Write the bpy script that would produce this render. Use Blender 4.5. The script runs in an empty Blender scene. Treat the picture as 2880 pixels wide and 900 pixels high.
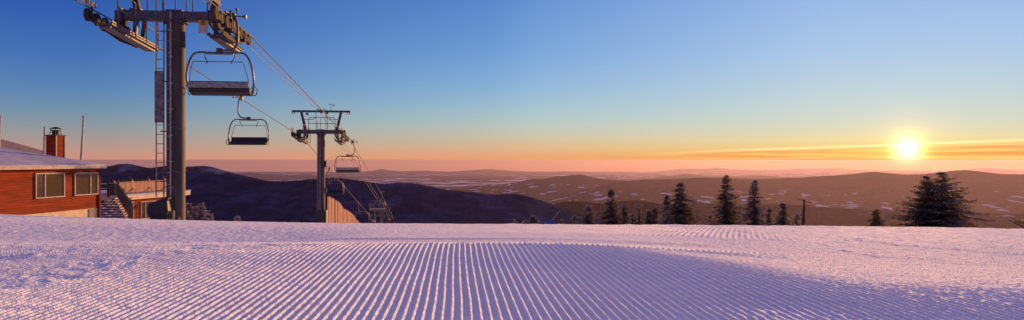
import bpy, math, random
import numpy as np
from mathutils import Vector, Matrix

R = math.radians
COL = bpy.context.scene.collection
F = 1920.0                      # focal length in photo pixels (24 mm on a 36 mm sensor)
SUN_AZ, SUN_EL = 30.1, 7.5

def P(px, py, Y):               # a point seen at pixel px,py that stands Y metres ahead
    return Vector(((px-1440)/F*Y, Y, -(py-450)/F*Y))

# ------------------------------------------------------------------ noise
def _hash(ix, iy, seed):
    h = (ix.astype(np.int64)*374761393 + iy.astype(np.int64)*668265263 + seed*2147483) & 0xffffffff
    h = ((h ^ (h >> 13))*1274126177) & 0xffffffff
    h = (h ^ (h >> 16)) & 0xffffffff
    return (h & 0xffffff).astype(np.float32)/float(0xffffff)

def vn(x, y, seed=0):
    x0 = np.floor(x); y0 = np.floor(y)
    fx = (x-x0).astype(np.float32); fy = (y-y0).astype(np.float32)
    fx = fx*fx*(3-2*fx); fy = fy*fy*(3-2*fy)
    a = _hash(x0, y0, seed); b = _hash(x0+1, y0, seed)
    c = _hash(x0, y0+1, seed); d = _hash(x0+1, y0+1, seed)
    return (a+(b-a)*fx)*(1-fy)+(c+(d-c)*fx)*fy     # 0..1

def fbm(x, y, octs=4, seed=0, gain=.5):
    s = 0; a = 1; t = 0
    for i in range(octs):
        s = s+a*(vn(x*2**i+17.3*i, y*2**i+9.1*i, seed+i)-.5); t += a; a *= gain
    return s/t*2          # about -1..1

def sstep(a, b, x):
    t = np.clip((x-a)/(b-a), 0, 1)
    return t*t*(3-2*t)

# ------------------------------------------------------------------ materials
def newmat(name):
    m = bpy.data.materials.new(name); m.use_nodes = True
    nt = m.node_tree; nt.nodes.clear()
    o = nt.nodes.new('ShaderNodeOutputMaterial')
    b = nt.nodes.new('ShaderNodeBsdfPrincipled')
    nt.links.new(b.outputs[0], o.inputs[0])
    return m, nt, b, o

def mat(name, c1, c2=None, rough=.7, scale=4, bump=0, bscale=None, metal=0, detail=5, spec=.5, stretch=(1, 1, 1), lo=.4, hi=.6):
    m, nt, b, o = newmat(name); L = nt.links.new
    b.inputs['Roughness'].default_value = rough
    b.inputs['Metallic'].default_value = metal
    b.inputs['Specular IOR Level'].default_value = spec
    tc = nt.nodes.new('ShaderNodeTexCoord'); mp = nt.nodes.new('ShaderNodeMapping')
    mp.inputs['Scale'].default_value = stretch; L(tc.outputs['Object'], mp.inputs[0])
    if c2 is None: c2 = tuple(v*.72 for v in c1)
    n = nt.nodes.new('ShaderNodeTexNoise'); n.inputs['Scale'].default_value = scale; n.inputs['Detail'].default_value = detail
    L(mp.outputs[0], n.inputs['Vector'])
    r = nt.nodes.new('ShaderNodeValToRGB')
    r.color_ramp.elements[0].position = lo; r.color_ramp.elements[1].position = hi
    r.color_ramp.elements[0].color = (*c2, 1); r.color_ramp.elements[1].color = (*c1, 1)
    L(n.outputs[0], r.inputs[0]); L(r.outputs[0], b.inputs['Base Color'])
    if bump:
        n2 = nt.nodes.new('ShaderNodeTexNoise'); n2.inputs['Scale'].default_value = bscale or scale*3; n2.inputs['Detail'].default_value = 4
        L(mp.outputs[0], n2.inputs['Vector'])
        bp = nt.nodes.new('ShaderNodeBump'); bp.inputs['Distance'].default_value = bump; bp.inputs['Strength'].default_value = 1
        L(n2.outputs[0], bp.inputs['Height']); L(bp.outputs[0], b.inputs['Normal'])
    return m

def siding_mat(name, c, pitch):
    m, nt, b, o = newmat(name); L = nt.links.new
    b.inputs['Roughness'].default_value = .85; b.inputs['Specular IOR Level'].default_value = .12
    tc = nt.nodes.new('ShaderNodeTexCoord')
    sx = nt.nodes.new('ShaderNodeSeparateXYZ'); L(tc.outputs['Object'], sx.inputs[0])
    def M(op, a, bb=None):
        n = nt.nodes.new('ShaderNodeMath'); n.operation = op
        for i, v in enumerate((a, bb)):
            if v is None: continue
            if isinstance(v, (int, float)): n.inputs[i].default_value = v
            else: L(v, n.inputs[i])
        return n.outputs[0]
    q = M('DIVIDE', sx.outputs[2], pitch)
    fr = M('FRACT', q); fl = M('FLOOR', q)
    # clapboard: leans out towards its lower edge
    bp = nt.nodes.new('ShaderNodeBump'); bp.inputs['Distance'].default_value = .02
    inv = M('SUBTRACT', 1.0, fr); L(inv, bp.inputs['Height']); L(bp.outputs[0], b.inputs['Normal'])
    wn = nt.nodes.new('ShaderNodeTexNoise'); wn.inputs['Scale'].default_value = 1; wn.inputs['Detail'].default_value = 6
    cx = nt.nodes.new('ShaderNodeCombineXYZ'); L(M('MULTIPLY', sx.outputs[1], .8), cx.inputs[0]); L(M('MULTIPLY', fl, 3.7), cx.inputs[1])
    L(M('MULTIPLY', sx.outputs[0], .8), cx.inputs[2])
    L(cx.outputs[0], wn.inputs['Vector'])
    r = nt.nodes.new('ShaderNodeValToRGB'); e = r.color_ramp.elements
    e[0].position = .3; e[0].color = (*[v*.62 for v in c], 1); e[1].position = .7; e[1].color = (*[v*1.2 for v in c], 1)
    L(wn.outputs[0], r.inputs[0])
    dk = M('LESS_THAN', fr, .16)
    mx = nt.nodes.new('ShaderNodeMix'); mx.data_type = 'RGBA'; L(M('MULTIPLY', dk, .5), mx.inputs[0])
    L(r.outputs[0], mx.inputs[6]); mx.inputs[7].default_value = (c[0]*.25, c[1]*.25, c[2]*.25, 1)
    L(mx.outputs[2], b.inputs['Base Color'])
    return m

def glass_mat(name):
    m, nt, b, o = newmat(name)
    b.inputs['Base Color'].default_value = (.075, .052, .020, 1); b.inputs['Roughness'].default_value = .03  # warm brown base paints in the sunset glow of the panes
    b.inputs['IOR'].default_value = 2.1
    n = nt.nodes.new('ShaderNodeTexNoise'); n.inputs['Scale'].default_value = 1.3
    bp = nt.nodes.new('ShaderNodeBump'); bp.inputs['Distance'].default_value = .0015
    nt.links.new(n.outputs[0], bp.inputs['Height']); nt.links.new(bp.outputs[0], b.inputs['Normal'])
    return m

MT = {}
MT['steel'] = mat('steel', (.10, .085, .095), (.04, .035, .045), .7, 7, .004, 30, metal=.1, spec=.25)
MT['frosted_steel'] = mat('frosted_steel', (.19, .18, .21), (.045, .04, .05), .6, 26, .006, 40, metal=.1, lo=.45, hi=.72)
MT['column'] = mat('column', (.088, .070, .066), (.05, .041, .040), .75, 3, .003, 40, metal=.2, stretch=(1, 1, .25))
MT['train'] = mat('train_steel', (.085, .060, .05), (.03, .024, .025), .8, 8, .006, 30, metal=0, spec=.15)
MT['galv'] = mat('galvanised', (.22, .19, .20), (.11, .10, .11), .65, 9, metal=.1, spec=.25)
MT['chair_frame'] = mat('chair_frame', (.16, .16, .18), (.09, .09, .1), .4, 12, metal=.4)
MT['black'] = mat('black_rubber', (.018, .018, .022), (.01, .01, .012), .7, 12)
MT['pad'] = mat('pad_vinyl', (.016, .015, .022), (.009, .009, .013), .55, 3, .02, 3)
MT['seatback'] = mat('seat_back', (.29, .28, .33), (.15, .15, .19), .6, 14, .004, 20)
MT['wheel'] = mat('wheel', (.06, .04, .03), (.025, .02, .02), .8, 15, spec=.15)
MT['wheel_rim'] = mat('wheel_rim', (.20, .13, .07), (.10, .07, .045), .7, 15, spec=.2)
MT['rope'] = mat('rope', (.05, .05, .055), (.03, .03, .03), .6, 30)
MT['cable'] = mat('frosted_cable', (.30, .26, .26), (.06, .055, .06), .7, 6, lo=.4, hi=.55)
MT['yellow'] = mat('yellow_sign', (.62, .42, .03), (.5, .33, .02), .5, 20)
MT['white'] = mat('white_paint', (.52, .46, .40), (.40, .35, .30), .6, 8, spec=.2)
MT['red'] = siding_mat('red_siding', (.28, .044, .014), .115)
MT['redplain'] = mat('red_trim', (.15, .018, .02), (.10, .013, .015), .8, 8, spec=.1)
MT['cream'] = mat('cream_render', (.66, .52, .36), (.52, .41, .28), .8, 4, .004, 20)
MT['glass'] = glass_mat('window_glass')
MT['cedar'] = mat('cedar_wood', (.52, .29, .19), (.36, .19, .125), .8, 6, .003, 30, stretch=(1, 1, .15))
MT['darkwood'] = mat('dark_wood', (.09, .07, .06), (.05, .04, .035), .8, 8, .003, 30)
MT['plank'] = mat('fence_planks', (.36, .15, .12), (.20, .075, .06), .8, 5, .004, 30, stretch=(1, 1, .12), lo=.3, hi=.7)
MT['roof_snow'] = mat('roof_snow', (.50, .48, .55), (.36, .34, .41), .7, .8, .05, 1.2)  # snow albedo lowered: the roof's shade is put into the colour
MT['brown_roof'] = mat('brown_shingle', (.27, .20, .165), (.19, .14, .12), .8, 3, .01, 12)
MT['blue'] = mat('blue_sign', (.02, .05, .42), (.015, .04, .34), .5, 8)
MT['bark'] = mat('bark', (.09, .065, .05), (.04, .03, .025), .9, 12, .01, 30)
MT['needles'] = mat('needles', (.19, .17, .125), (.09, .085, .065), .85, 2.5, spec=.1)
def add_translucency(m, col, f):
    nt = m.node_tree; o = [n for n in nt.nodes if n.type == 'OUTPUT_MATERIAL'][0]; b = [n for n in nt.nodes if n.type == 'BSDF_PRINCIPLED'][0]
    t = nt.nodes.new('ShaderNodeBsdfTranslucent'); t.inputs[0].default_value = (*col, 1)
    mx = nt.nodes.new('ShaderNodeMixShader'); mx.inputs[0].default_value = f
    nt.links.new(b.outputs[0], mx.inputs[1]); nt.links.new(t.outputs[0], mx.inputs[2]); nt.links.new(mx.outputs[0], o.inputs[0])
add_translucency(MT['needles'], (.30, .20, .09), .45)
MT['rime'] = mat('rime_frost', (.55, .54, .58), (.36, .36, .42), .8, 6)
MT['rime_light'] = mat('rime_heavy', (.75, .72, .74), (.5, .48, .52), .8, 6)
MT['bamboo'] = mat('bamboo', (.5, .45, .42), (.35, .3, .28), .6, 8)
MT['conduit'] = mat('conduit', (.42, .36, .34), (.28, .24, .23), .5, 12)

# ------------------------------------------------------------------ mesh builder
class MB:
    def __init__(s): s.v = []; s.f = []; s.mi = []; s.cur = 0
    def add(s, vs, fs):
        o = len(s.v); s.v += [tuple(v) for v in vs]
        for f in fs: s.f.append(tuple(i+o for i in f)); s.mi.append(s.cur)
        return s
    def box(s, c, d, rz=0, rx=0, ry=0):
        M = Matrix.Rotation(rz, 3, 'Z') @ Matrix.Rotation(rx, 3, 'X') @ Matrix.Rotation(ry, 3, 'Y')
        vs = [Vector(c)+M @ Vector((x*d[0]/2, y*d[1]/2, z*d[2]/2)) for x in (-1, 1) for y in (-1, 1) for z in (-1, 1)]
        return s.add(vs, [(0, 1, 3, 2), (4, 6, 7, 5), (0, 4, 5, 1), (2, 3, 7, 6), (0, 2, 6, 4), (1, 5, 7, 3)])
    def bar(s, a, b, w, h, up=(0, 0, 1)):        # rectangular bar from a to b
        a = Vector(a); b = Vector(b); d = (b-a).normalized(); up = Vector(up)
        if abs(d.dot(up)) > .98: up = Vector((0, 1, 0))
        x = d.cross(up).normalized(); z = x.cross(d).normalized()
        vs = [p+x*(i*w/2)+z*(j*h/2) for p in (a, b) for i in (-1, 1) for j in (-1, 1)]
        return s.add(vs, [(0, 1, 3, 2), (4, 6, 7, 5), (0, 4, 5, 1), (2, 3, 7, 6), (0, 2, 6, 4), (1, 5, 7, 3)])
    def tube(s, pts, r, n=8, closed=False, caps=True):
        pts = [Vector(p) for p in pts]; N = len(pts)
        rs = r if isinstance(r, (list, tuple)) else [r]*N
        prev = None; rings = []
        for i, p in enumerate(pts):
            if closed: d = (pts[(i+1) % N]-pts[i-1])
            else: d = pts[min(i+1, N-1)]-pts[max(i-1, 0)]
            d.normalize()
            if prev is None:
                a = Vector((0, 0, 1)) if abs(d.z) < .9 else Vector((1, 0, 0))
                x = d.cross(a).normalized()
            else:
                x = prev-d*prev.dot(d)
                x = x.normalized() if x.length > 1e-6 else d.orthogonal().normalized()
            prev = x; y = d.cross(x)
            rings.append([p+(x*math.cos(2*math.pi*k/n)+y*math.sin(2*math.pi*k/n))*rs[i] for k in range(n)])
        vs = [v for ring in rings for v in ring]; fs = []
        for i in range(N if closed else N-1):
            j = (i+1) % N
            for k in range(n):
                fs.append((i*n+k, i*n+(k+1) % n, j*n+(k+1) % n, j*n+k))
        if caps and not closed:
            fs.append(tuple(range(n-1, -1, -1))); fs.append(tuple((N-1)*n+k for k in range(n)))
        return s.add(vs, fs)
    def cyl(s, a, b, r, n=16, r2=None):
        return s.tube([a, b], [r, r if r2 is None else r2], n)
    def prism(s, poly, z0, z1, axis='y'):         # polygon in the x,z plane pushed along y from z0 to z1
        n = len(poly)
        if axis == 'y': vs = [(p[0], z0, p[1]) for p in poly]+[(p[0], z1, p[1]) for p in poly]
        elif axis == 'x': vs = [(z0, p[0], p[1]) for p in poly]+[(z1, p[0], p[1]) for p in poly]
        else: vs = [(p[0], p[1], z0) for p in poly]+[(p[0], p[1], z1) for p in poly]
        return s.add(vs, [tuple(range(n)), tuple(range(2*n-1, n-1, -1))]+[(i, (i+1) % n, n+(i+1) % n, n+i) for i in range(n)])
    def build(s, name, mt, parent=None, smooth=False, loc=None, bevel=0):
        me = bpy.data.meshes.new(name); me.from_pydata(s.v, [], s.f)
        ms = mt if isinstance(mt, (list, tuple)) else [mt]
        for m in ms: me.materials.append(m)
        if len(ms) > 1: me.polygons.foreach_set('material_index', s.mi)
        import bmesh
        if len(s.f) < 20000:
            bm = bmesh.new(); bm.from_mesh(me); bmesh.ops.recalc_face_normals(bm, faces=bm.faces); bm.to_mesh(me); bm.free()
        me.polygons.foreach_set('use_smooth', [smooth]*len(me.polygons)); me.update()
        if smooth and len(s.f) < 20000:
            me.set_sharp_from_angle(angle=R(40))
        o = bpy.data.objects.new(name, me); COL.objects.link(o)
        if parent: o.parent = parent
        if loc is not None: o.location = loc
        if bevel:
            md = o.modifiers.new('bevel', 'BEVEL'); md.width = bevel; md.segments = 2; md.limit_method = 'ANGLE'
        return o

def tag(o, label=None, cat=None, group=None, kind=None):
    if label: o['label'] = label
    if cat: o['category'] = cat
    if group: o['group'] = group
    if kind: o['kind'] = kind
    return o
def thing(name, label, cat, loc=(0, 0, 0), rz=0, group=None):
    o = bpy.data.objects.new(name, None); COL.objects.link(o); o.empty_display_size = .3
    o.location = loc; o.rotation_euler = (0, 0, rz)
    return tag(o, label, cat, group)
def copy_tree(o, parent=None):
    c = o.copy(); COL.objects.link(c); c.parent = parent
    for ch in o.children: copy_tree(ch, c)
    return c
def smooth_path(pts, k=4):            # Catmull-Rom through the points
    pts = [Vector(p) for p in pts]; out = []
    for i in range(len(pts)-1):
        p0 = pts[max(i-1, 0)]; p1 = pts[i]; p2 = pts[i+1]; p3 = pts[min(i+2, len(pts)-1)]
        for j in range(k):
            t = j/k
            out.append(.5*((2*p1)+(p2-p0)*t+(2*p0-5*p1+4*p2-p3)*t*t+(3*p1-p0-3*p2+p3)*t**3))
    return out+[pts[-1]]
def grid_mesh(name, X, Y, Z, m, kind='structure', smooth=True):
    nr, nc = X.shape
    co = np.stack([X, Y, Z], -1).reshape(-1, 3).astype(np.float32)
    i = (np.arange(nr-1)[:, None]*nc+np.arange(nc-1)[None, :]).reshape(-1)
    q = np.stack([i, i+1, i+nc+1, i+nc], -1).astype(np.int32)
    me = bpy.data.meshes.new(name)
    me.vertices.add(len(co)); me.vertices.foreach_set('co', co.ravel())
    me.loops.add(q.size); me.loops.foreach_set('vertex_index', q.ravel())
    me.polygons.add(len(q)); me.polygons.foreach_set('loop_start', np.arange(0, q.size, 4, dtype=np.int32))
    me.update(calc_edges=True); me.validate()
    me.polygons.foreach_set('use_smooth', np.full(len(me.polygons), smooth))
    me.materials.append(m)
    o = bpy.data.objects.new(name, me); COL.objects.link(o)
    if kind: o['kind'] = kind
    return o

# ------------------------------------------------------------------ snow ground
TR = np.array([-3, -.75, -.6, -.48, -.3, 0, .25, .75, 3.0])
TT = np.array([.070, .0800, .0845, .0886, .0925, .0945, .0962, .1018, .110])
TP = np.polyfit(TR[1:-1], TT[1:-1], 4)
def ground_base(x, y):
    yy = np.maximum(y, .5); r = np.clip(x/np.maximum(yy, 3), -3, 3)
    t = np.polyval(TP, np.clip(r, -.8, .8)); yc = 20.5; yo = 20.5+31.5*sstep(-.22, -.50, r)
    ys = 8-2.7*sstep(.0, .60, r)
    s = np.clip((y-ys)/(yc-ys), -.35, 1)
    g = t+(1/ys-t)*(1-s)**2
    far = -yy*g
    over = np.maximum(y-yo, 0)
    k = .0011
    e = np.where(over < 110, k*over**2, k*110**2+2*k*110*(over-110))
    lim = 1.0
    far = far-e*lim
    m = sstep(ys-1.7, ys+1.5, y)
    z = -1*(1-m)+far*m
    z = np.maximum(z, -960)
    return z
def gz(x, y):
    return float(ground_base(np.array([float(x)]), np.array([float(y)]))[0])

PITCH = .0613
def snow_height(x, y):
    z = ground_base(x, y)
    near = y < 60
    lf = fbm(x*.35, y*.35, 3, 5)
    mf = fbm(x*1.3+4, y*1.3, 3, 15)
    # --- groomed corduroy, main pass running away from the camera
    u = x+.0807*y+.02*lf
    wob = .035*fbm(x*1.1, y*.45, 2, 31)
    ph = (u/PITCH+wob) % 1
    ridge = np.exp(-((ph-.5)/.21)**2)
    yb = 8.15+.10*fbm(x*.6, x*0, 2, 61)-.045*np.abs(x+.5)*(x < -2.2)-.0*x
    A = .0150+.002*lf-.0045*sstep(.5, 3, x)
    main = 1-sstep(0, .12, y-yb)
    # worn / lumpy areas where the corduroy is broken up
    sidel = sstep(-.18, -.5, x/np.maximum(y, 1)+.06*lf+.10*np.sin(y*.9))*sstep(4.6, 6.2, y+.25*lf-.35*x*.0)
    worn = np.clip(sstep(.22, .5, fbm(x*.5+11, y*.9, 3, 77)), 0, 1)
    band = np.exp(-((x+4.1-.27*(y-5.5))/.30)**2)*sstep(4, 5.5, y)+np.exp(-((x+5.0-.55*(y-6.6))/.45)**2)*sstep(5, 6.5, y)+.7*np.exp(-((x+2.6-.1*(y-5))/.12)**2)*sstep(.1, .5, mf)
    band = np.clip(band*(.55+.9*mf), 0, 1)
    worn = np.clip(worn*.6*sstep(.3, 2.2, np.abs(x+.3))+band, 0, 1)
    cr = fbm(x/.016, y/.03, 2, 41)
    cr2 = fbm(x/.05, y/.07, 3, 43)
    h = main*(ridge*A*(1-.75*worn)+cr*.0017*(.35+ridge)+cr2*.0018)
    h = h+worn*main*(.010+.010*sstep(1, 3, np.abs(x)))*(1.0*np.maximum(fbm(x/.10, y/.14, 3, 47), -.2))
    # --- second pass: turned corduroy between 8.2 and 10.4 m, a berm at the joint
    sw = x-.55*(y-8.2)+.9*np.sin((y-8.2)*1.15)*.55
    ph2 = (sw/(PITCH*1.25)) % 1
    r2 = np.exp(-((ph2-.5)/.23)**2)
    m2 = sstep(0, .1, y-yb)*(1-sstep(10.2, 10.5, y+.2*lf))*sstep(-6.5, -3.5, x)*(1-sstep(2.4, 4.2, x))
    h = h+m2*r2*.017-.02*m2*sstep(.0, .5, 10.5-y)
    berm = np.exp(-((y-yb-.02)/.07)**2)*sstep(-5.0, -2, x)*(1-sstep(1.6, 3.2, x))
    h = h+berm*(.014+.01*cr2)
    # --- third pass further out: grooves converging right
    u3 = x-.33*(y-14)+.15*np.sin(x*.4)
    ph3 = (u3/(PITCH*1.9)) % 1
    m3 = sstep(12.2, 12.8, y+.3*lf)*(1-sstep(24, 26, y))*sstep(-6, -2.5, x)*(1-sstep(3.5, 6.5, x))
    h = h+m3*np.exp(-((ph3-.5)/.25)**2)*.022
    # right side keeps fine long grooves further out
    ph4 = (u/(PITCH*1.0)) % 1
    m4 = sstep(2.0, 4.0, x)*sstep(0, .2, y-yb)*(1-sstep(11.5, 14, y))
    h = h+m4*np.exp(-((ph4-.5)/.22)**2)*.010
    # left: rough, tracked snow and long shallow swells
    ml = sstep(-2.4, -4.6, x)*sstep(7.0, 8.4, y)
    ph5 = ((y*1.0-.13*x)/(.11)) % 1
    h = h+ml*(.009*fbm(x/.10, y/.35, 3, 48)+.032*band*np.maximum(fbm(x/.14, y/.2, 3, 48), -.15)+.006*np.exp(-((ph5-.5)/.25)**2)*sstep(.0, -.3, mf))
    # added hollow on the left, shaped only to give the snow a shade band
    hol = 2.6*sstep(-2.4, -4.6, x)*sstep(8.9, 10.2, y)*(1-sstep(10.2, 15.5, y))
    h = h-hol*.10
    h = h+.05*np.exp(-((y-16.5-.1*x)/1.4)**2)*sstep(-2, -6, x)*.0
    # chunky crust on the right and far field
    mr = sstep(1, 5, x)*sstep(6, 10, y)
    h = h+sstep(.5, 4, x)*.006*fbm(x/.035, y/.05, 2, 54)*sstep(2, 5, y)
    h = h+mr*(.016*np.maximum(fbm(x/.13, y/.2, 3, 53), 0))
    ff = sstep(9, 14, y)
    h = h+ff*sstep(-6, 3, x)*(.020*np.maximum(fbm(x/.35, y/.9, 3, 56), -.1)+.018*fbm(x*.8, y*.5, 3, 57)+.012*fbm(x*3.1, y*2.0, 3, 58))
    # single ski tracks
    for (x0, y0, x1, y1, w, dpt) in ((6.6, 13.2, 8.7, 9.3, .04, .014), (5.1, 10.6, 5.75, 9.4, .05, .010), (11.2, 9.2, 13.5, 8.6, .06, .015), (-6.2, 6.5, -5.0, 7.0, .05, .02)):
        dx, dy = x1-x0, y1-y0; LL = dx*dx+dy*dy
        tt = np.clip(((x-x0)*dx+(y-y0)*dy)/LL, 0, 1)
        bow = .25*np.sin(tt*math.pi)
        dd = np.hypot(x-x0-tt*dx-bow*dy/math.sqrt(LL), y-y0-tt*dy+bow*dx/math.sqrt(LL))
        h = h-dpt*np.exp(-(dd/w)**2)+dpt*.8*np.exp(-((dd-2*w)/w)**2)
    amp = np.where(y < 60, 1, np.clip(1-(y-60)/40, 0, 1))
    z = z+h*amp*sstep(-2, 1.2, y)
    # large-scale relief of the slope below the crest
    z = z+np.clip((y-140)/400, 0, 1)*14*fbm(x/160, y/160, 4, 71)
    return z

def snow_mat():
    m, nt, b, o = newmat('groomed_snow'); L = nt.links.new
    b.inputs['Roughness'].default_value = .9; b.inputs['Specular IOR Level'].default_value = .05
    b.inputs['Subsurface Weight'].default_value = .7; b.inputs['Subsurface Scale'].default_value = .012; b.inputs['Subsurface Radius'].default_value = (1, .75, .6)
    tc = nt.nodes.new('ShaderNodeTexCoord')
    n = nt.nodes.new('ShaderNodeTexNoise'); n.inputs['Scale'].default_value = 1.2; n.inputs['Detail'].default_value = 8
    L(tc.outputs['Object'], n.inputs['Vector'])
    r = nt.nodes.new('ShaderNodeValToRGB'); e = r.color_ramp.elements
    e[0].position = .3; e[0].color = (.80, .79, .83, 1); e[1].position = .7; e[1].color = (.89, .87, .90, 1)
    L(n.outputs[0], r.inputs[0]); L(r.outputs[0], b.inputs['Base Color'])
    n2 = nt.nodes.new('ShaderNodeTexNoise'); n2.inputs['Scale'].default_value = 55; n2.inputs['Detail'].default_value = 3
    L(tc.outputs['Object'], n2.inputs['Vector'])
    n3 = nt.nodes.new('ShaderNodeTexNoise'); n3.inputs['Scale'].default_value = 7; n3.inputs['Detail'].default_value = 4
    L(tc.outputs['Object'], n3.inputs['Vector'])
    b1 = nt.nodes.new('ShaderNodeBump'); b1.inputs['Distance'].default_value = .013
    b2 = nt.nodes.new('ShaderNodeBump'); b2.inputs['Distance'].default_value = .055
    L(n2.outputs[0], b1.inputs['Height']); L(n3.outputs[0], b2.inputs['Height'])
    L(b1.outputs[0], b2.inputs['Normal']); L(b2.outputs[0], b.inputs['Normal'])
    return m
MT['snow'] = snow_mat()

def make_snow():
    ys = [-40, -25, -14, -8, -4, -2, -1, 0, .6, 1.2]
    y = 1.2
    while y < 26:
        dy = min(.055, max(.012, y*y/683*.6)); 
        if y < 3.6: dy = .03
        y += dy; ys.append(y)
    while y < 60: y += .25; ys.append(y)
    while y < 4200: y *= 1.045; ys.append(y)
    ys = np.array(ys)
    uin = np.linspace(-.88, .88, 3100)
    uout = .88+np.linspace(0, 1, 40)[1:]**1.7*5.2
    u = np.concatenate([-uout[::-1], uin, uout])
    Yg, U = np.meshgrid(ys, u, indexing='ij')
    X = U*np.maximum(Yg+1.6, 4.2)
    Z = snow_height(X, Yg)
    return grid_mesh('snow_ground', X, Yg, Z, MT['snow'])
make_snow()

# ------------------------------------------------------------------ far terrain
RE = 6.37e6
def land_mat(name, c1, c2, snowc=(.30, .30, .36), scale=.006, snow_lo=.62, snow_hi=.68, snow_amt=.5, patch_scale=.0008, patch_th=None, bumpd=12, stretch=(1, 1, 1)):
    m, nt, b, o = newmat(name); L = nt.links.new
    b.inputs['Roughness'].default_value = 1; b.inputs['Specular IOR Level'].default_value = 0
    tc = nt.nodes.new('ShaderNodeTexCoord'); mp = nt.nodes.new('ShaderNodeMapping'); mp.inputs['Scale'].default_value = stretch
    L(tc.outputs['Object'], mp.inputs[0])
    def noise(s, d, rough=.5):
        n = nt.nodes.new('ShaderNodeTexNoise'); n.inputs['Scale'].default_value = s; n.inputs['Detail'].default_value = d
        n.inputs['Roughness'].default_value = rough; L(mp.outputs[0], n.inputs['Vector']); return n.outputs[0]
    def ramp(f, p0, p1, a, bb):
        r = nt.nodes.new('ShaderNodeValToRGB'); e = r.color_ramp.elements
        e[0].position = p0; e[1].position = p1; e[0].color = a; e[1].color = bb; L(f, r.inputs[0]); return r.outputs[0]
    base = ramp(noise(scale, 8, .6), .38, .62, (*c2, 1), (*c1, 1))
    sn = ramp(noise(scale*.45, 9, .7), snow_lo, snow_hi, (0, 0, 0, 1), (snow_amt, snow_amt, snow_amt, 1))
    mx = nt.nodes.new('ShaderNodeMix'); mx.data_type = 'RGBA'; L(sn, mx.inputs[0]); L(base, mx.inputs[6]); mx.inputs[7].default_value = (*snowc, 1)
    out = mx.outputs[2]
    if patch_th:
        pf = ramp(noise(patch_scale, 3, .45), patch_th, patch_th+.02, (0, 0, 0, 1), (1, 1, 1, 1))
        sz = nt.nodes.new('ShaderNodeSeparateXYZ'); L(tc.outputs['Object'], sz.inputs[0])
        mr = nt.nodes.new('ShaderNodeMapRange'); L(sz.outputs[2], mr.inputs[0]); mr.inputs[1].default_value = -700; mr.inputs[2].default_value = -640; mr.inputs[3].default_value = .8; mr.inputs[4].default_value = 0
        pm = nt.nodes.new('ShaderNodeMath'); pm.operation = 'MULTIPLY'; L(pf, pm.inputs[0]); L(mr.outputs[0], pm.inputs[1])
        m2 = nt.nodes.new('ShaderNodeMix'); m2.data_type = 'RGBA'; L(pm.outputs[0], m2.inputs[0]); L(out, m2.inputs[6]); m2.inputs[7].default_value = (.75, .75, .82, 1)
        out = m2.outputs[2]
    L(out, b.inputs['Base Color'])
    if bumpd:
        bp = nt.nodes.new('ShaderNodeBump'); bp.inputs['Distance'].default_value = bumpd
        L(noise(scale*4, 4, .6), bp.inputs['Height']); L(bp.outputs[0], b.inputs['Normal'])
    return m

def ridge(name, pts, D, wf, wb, base, m, seed, rough=.25, nscale=None, edge=0, nc=900, nr=90, dfun=None):
    px = np.array([p[0] for p in pts], float); py = np.array([p[1] for p in pts], float)
    gx = np.linspace(px[0], px[-1], nc)
    # smooth spline-like interpolation through the skyline points
    gy = np.interp(gx, px, py)
    k = max(3, int(nc*18/(px[-1]-px[0])))
    ker = np.hanning(k*2+1); ker /= ker.sum()
    gy = np.convolve(np.pad(gy, k, 'edge'), ker, 'valid')
    r = (gx-1440)/F
    Dd = D+(dfun(gx) if dfun is not None else 0)+0*gx
    H = -(gy-450)/F*Dd
    s = np.concatenate([np.linspace(0, 1, nr), 1+np.linspace(0, 1, nr//4)[1:]])
    S, Rr = np.meshgrid(s, r, indexing='ij')
    Dg = np.broadcast_to(Dd, S.shape); Hg = np.broadcast_to(H, S.shape)
    Y = np.where(S <= 1, Dg-wf*(1-S), Dg+wb*(S-1))
    X = Rr*Y
    ns = nscale or wf*.28
    t = np.where(S <= 1, S, 2-S)
    prof = np.where(S <= 1, t**1.15, t*t*(3-2*t))
    rdg = 1-np.abs(fbm(X/ns, Y/ns*.75, 5, seed, .5))*2
    z = base+(Hg-base)*prof
    off = (rdg-.6)*rough*(np.maximum(Hg-base, 50))*np.clip(t*2, 0, 1)*np.clip((1-t)*2.2, 0, 1)
    z = z+off*.5
    if edge:
        z = z+edge*(fbm(X/(edge*3), Y/(edge*3), 3, seed+9))*np.clip(t*3, 0, 1)
    z = np.minimum(z, np.where(S <= 1, Hg-(1-t)*wf*.02+edge, Hg+edge))
    return grid_mesh(name, X, Y, z, m)

def ov(pts): return [(a*1.118, b*1.118) for a, b in pts]
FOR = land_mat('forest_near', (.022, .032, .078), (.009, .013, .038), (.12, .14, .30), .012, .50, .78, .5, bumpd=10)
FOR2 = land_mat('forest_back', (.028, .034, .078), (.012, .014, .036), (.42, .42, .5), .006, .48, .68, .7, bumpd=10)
BRN = land_mat('forest_brown', (.016, .013, .016), (.009, .008, .010), (.25, .22, .24), .012, .55, .72, .12, patch_scale=.0030, patch_th=.67, bumpd=14)
MID = land_mat('forest_mid', (.022, .019, .024), (.012, .011, .014), (.3, .28, .30), .008, .54, .72, .12, patch_scale=.0030, patch_th=.625, bumpd=20)
VAL = land_mat('valley_land', (.032, .028, .034), (.018, .016, .020), (.3, .28, .32), .0016, .52, .7, .5, patch_scale=.0012, patch_th=.565, bumpd=0, stretch=(.6, 1, 1))
FAR = land_mat('far_land', (.08, .07, .07), (.06, .05, .055), (.2, .2, .22), .0006, .55, .7, .3, bumpd=0)

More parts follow.
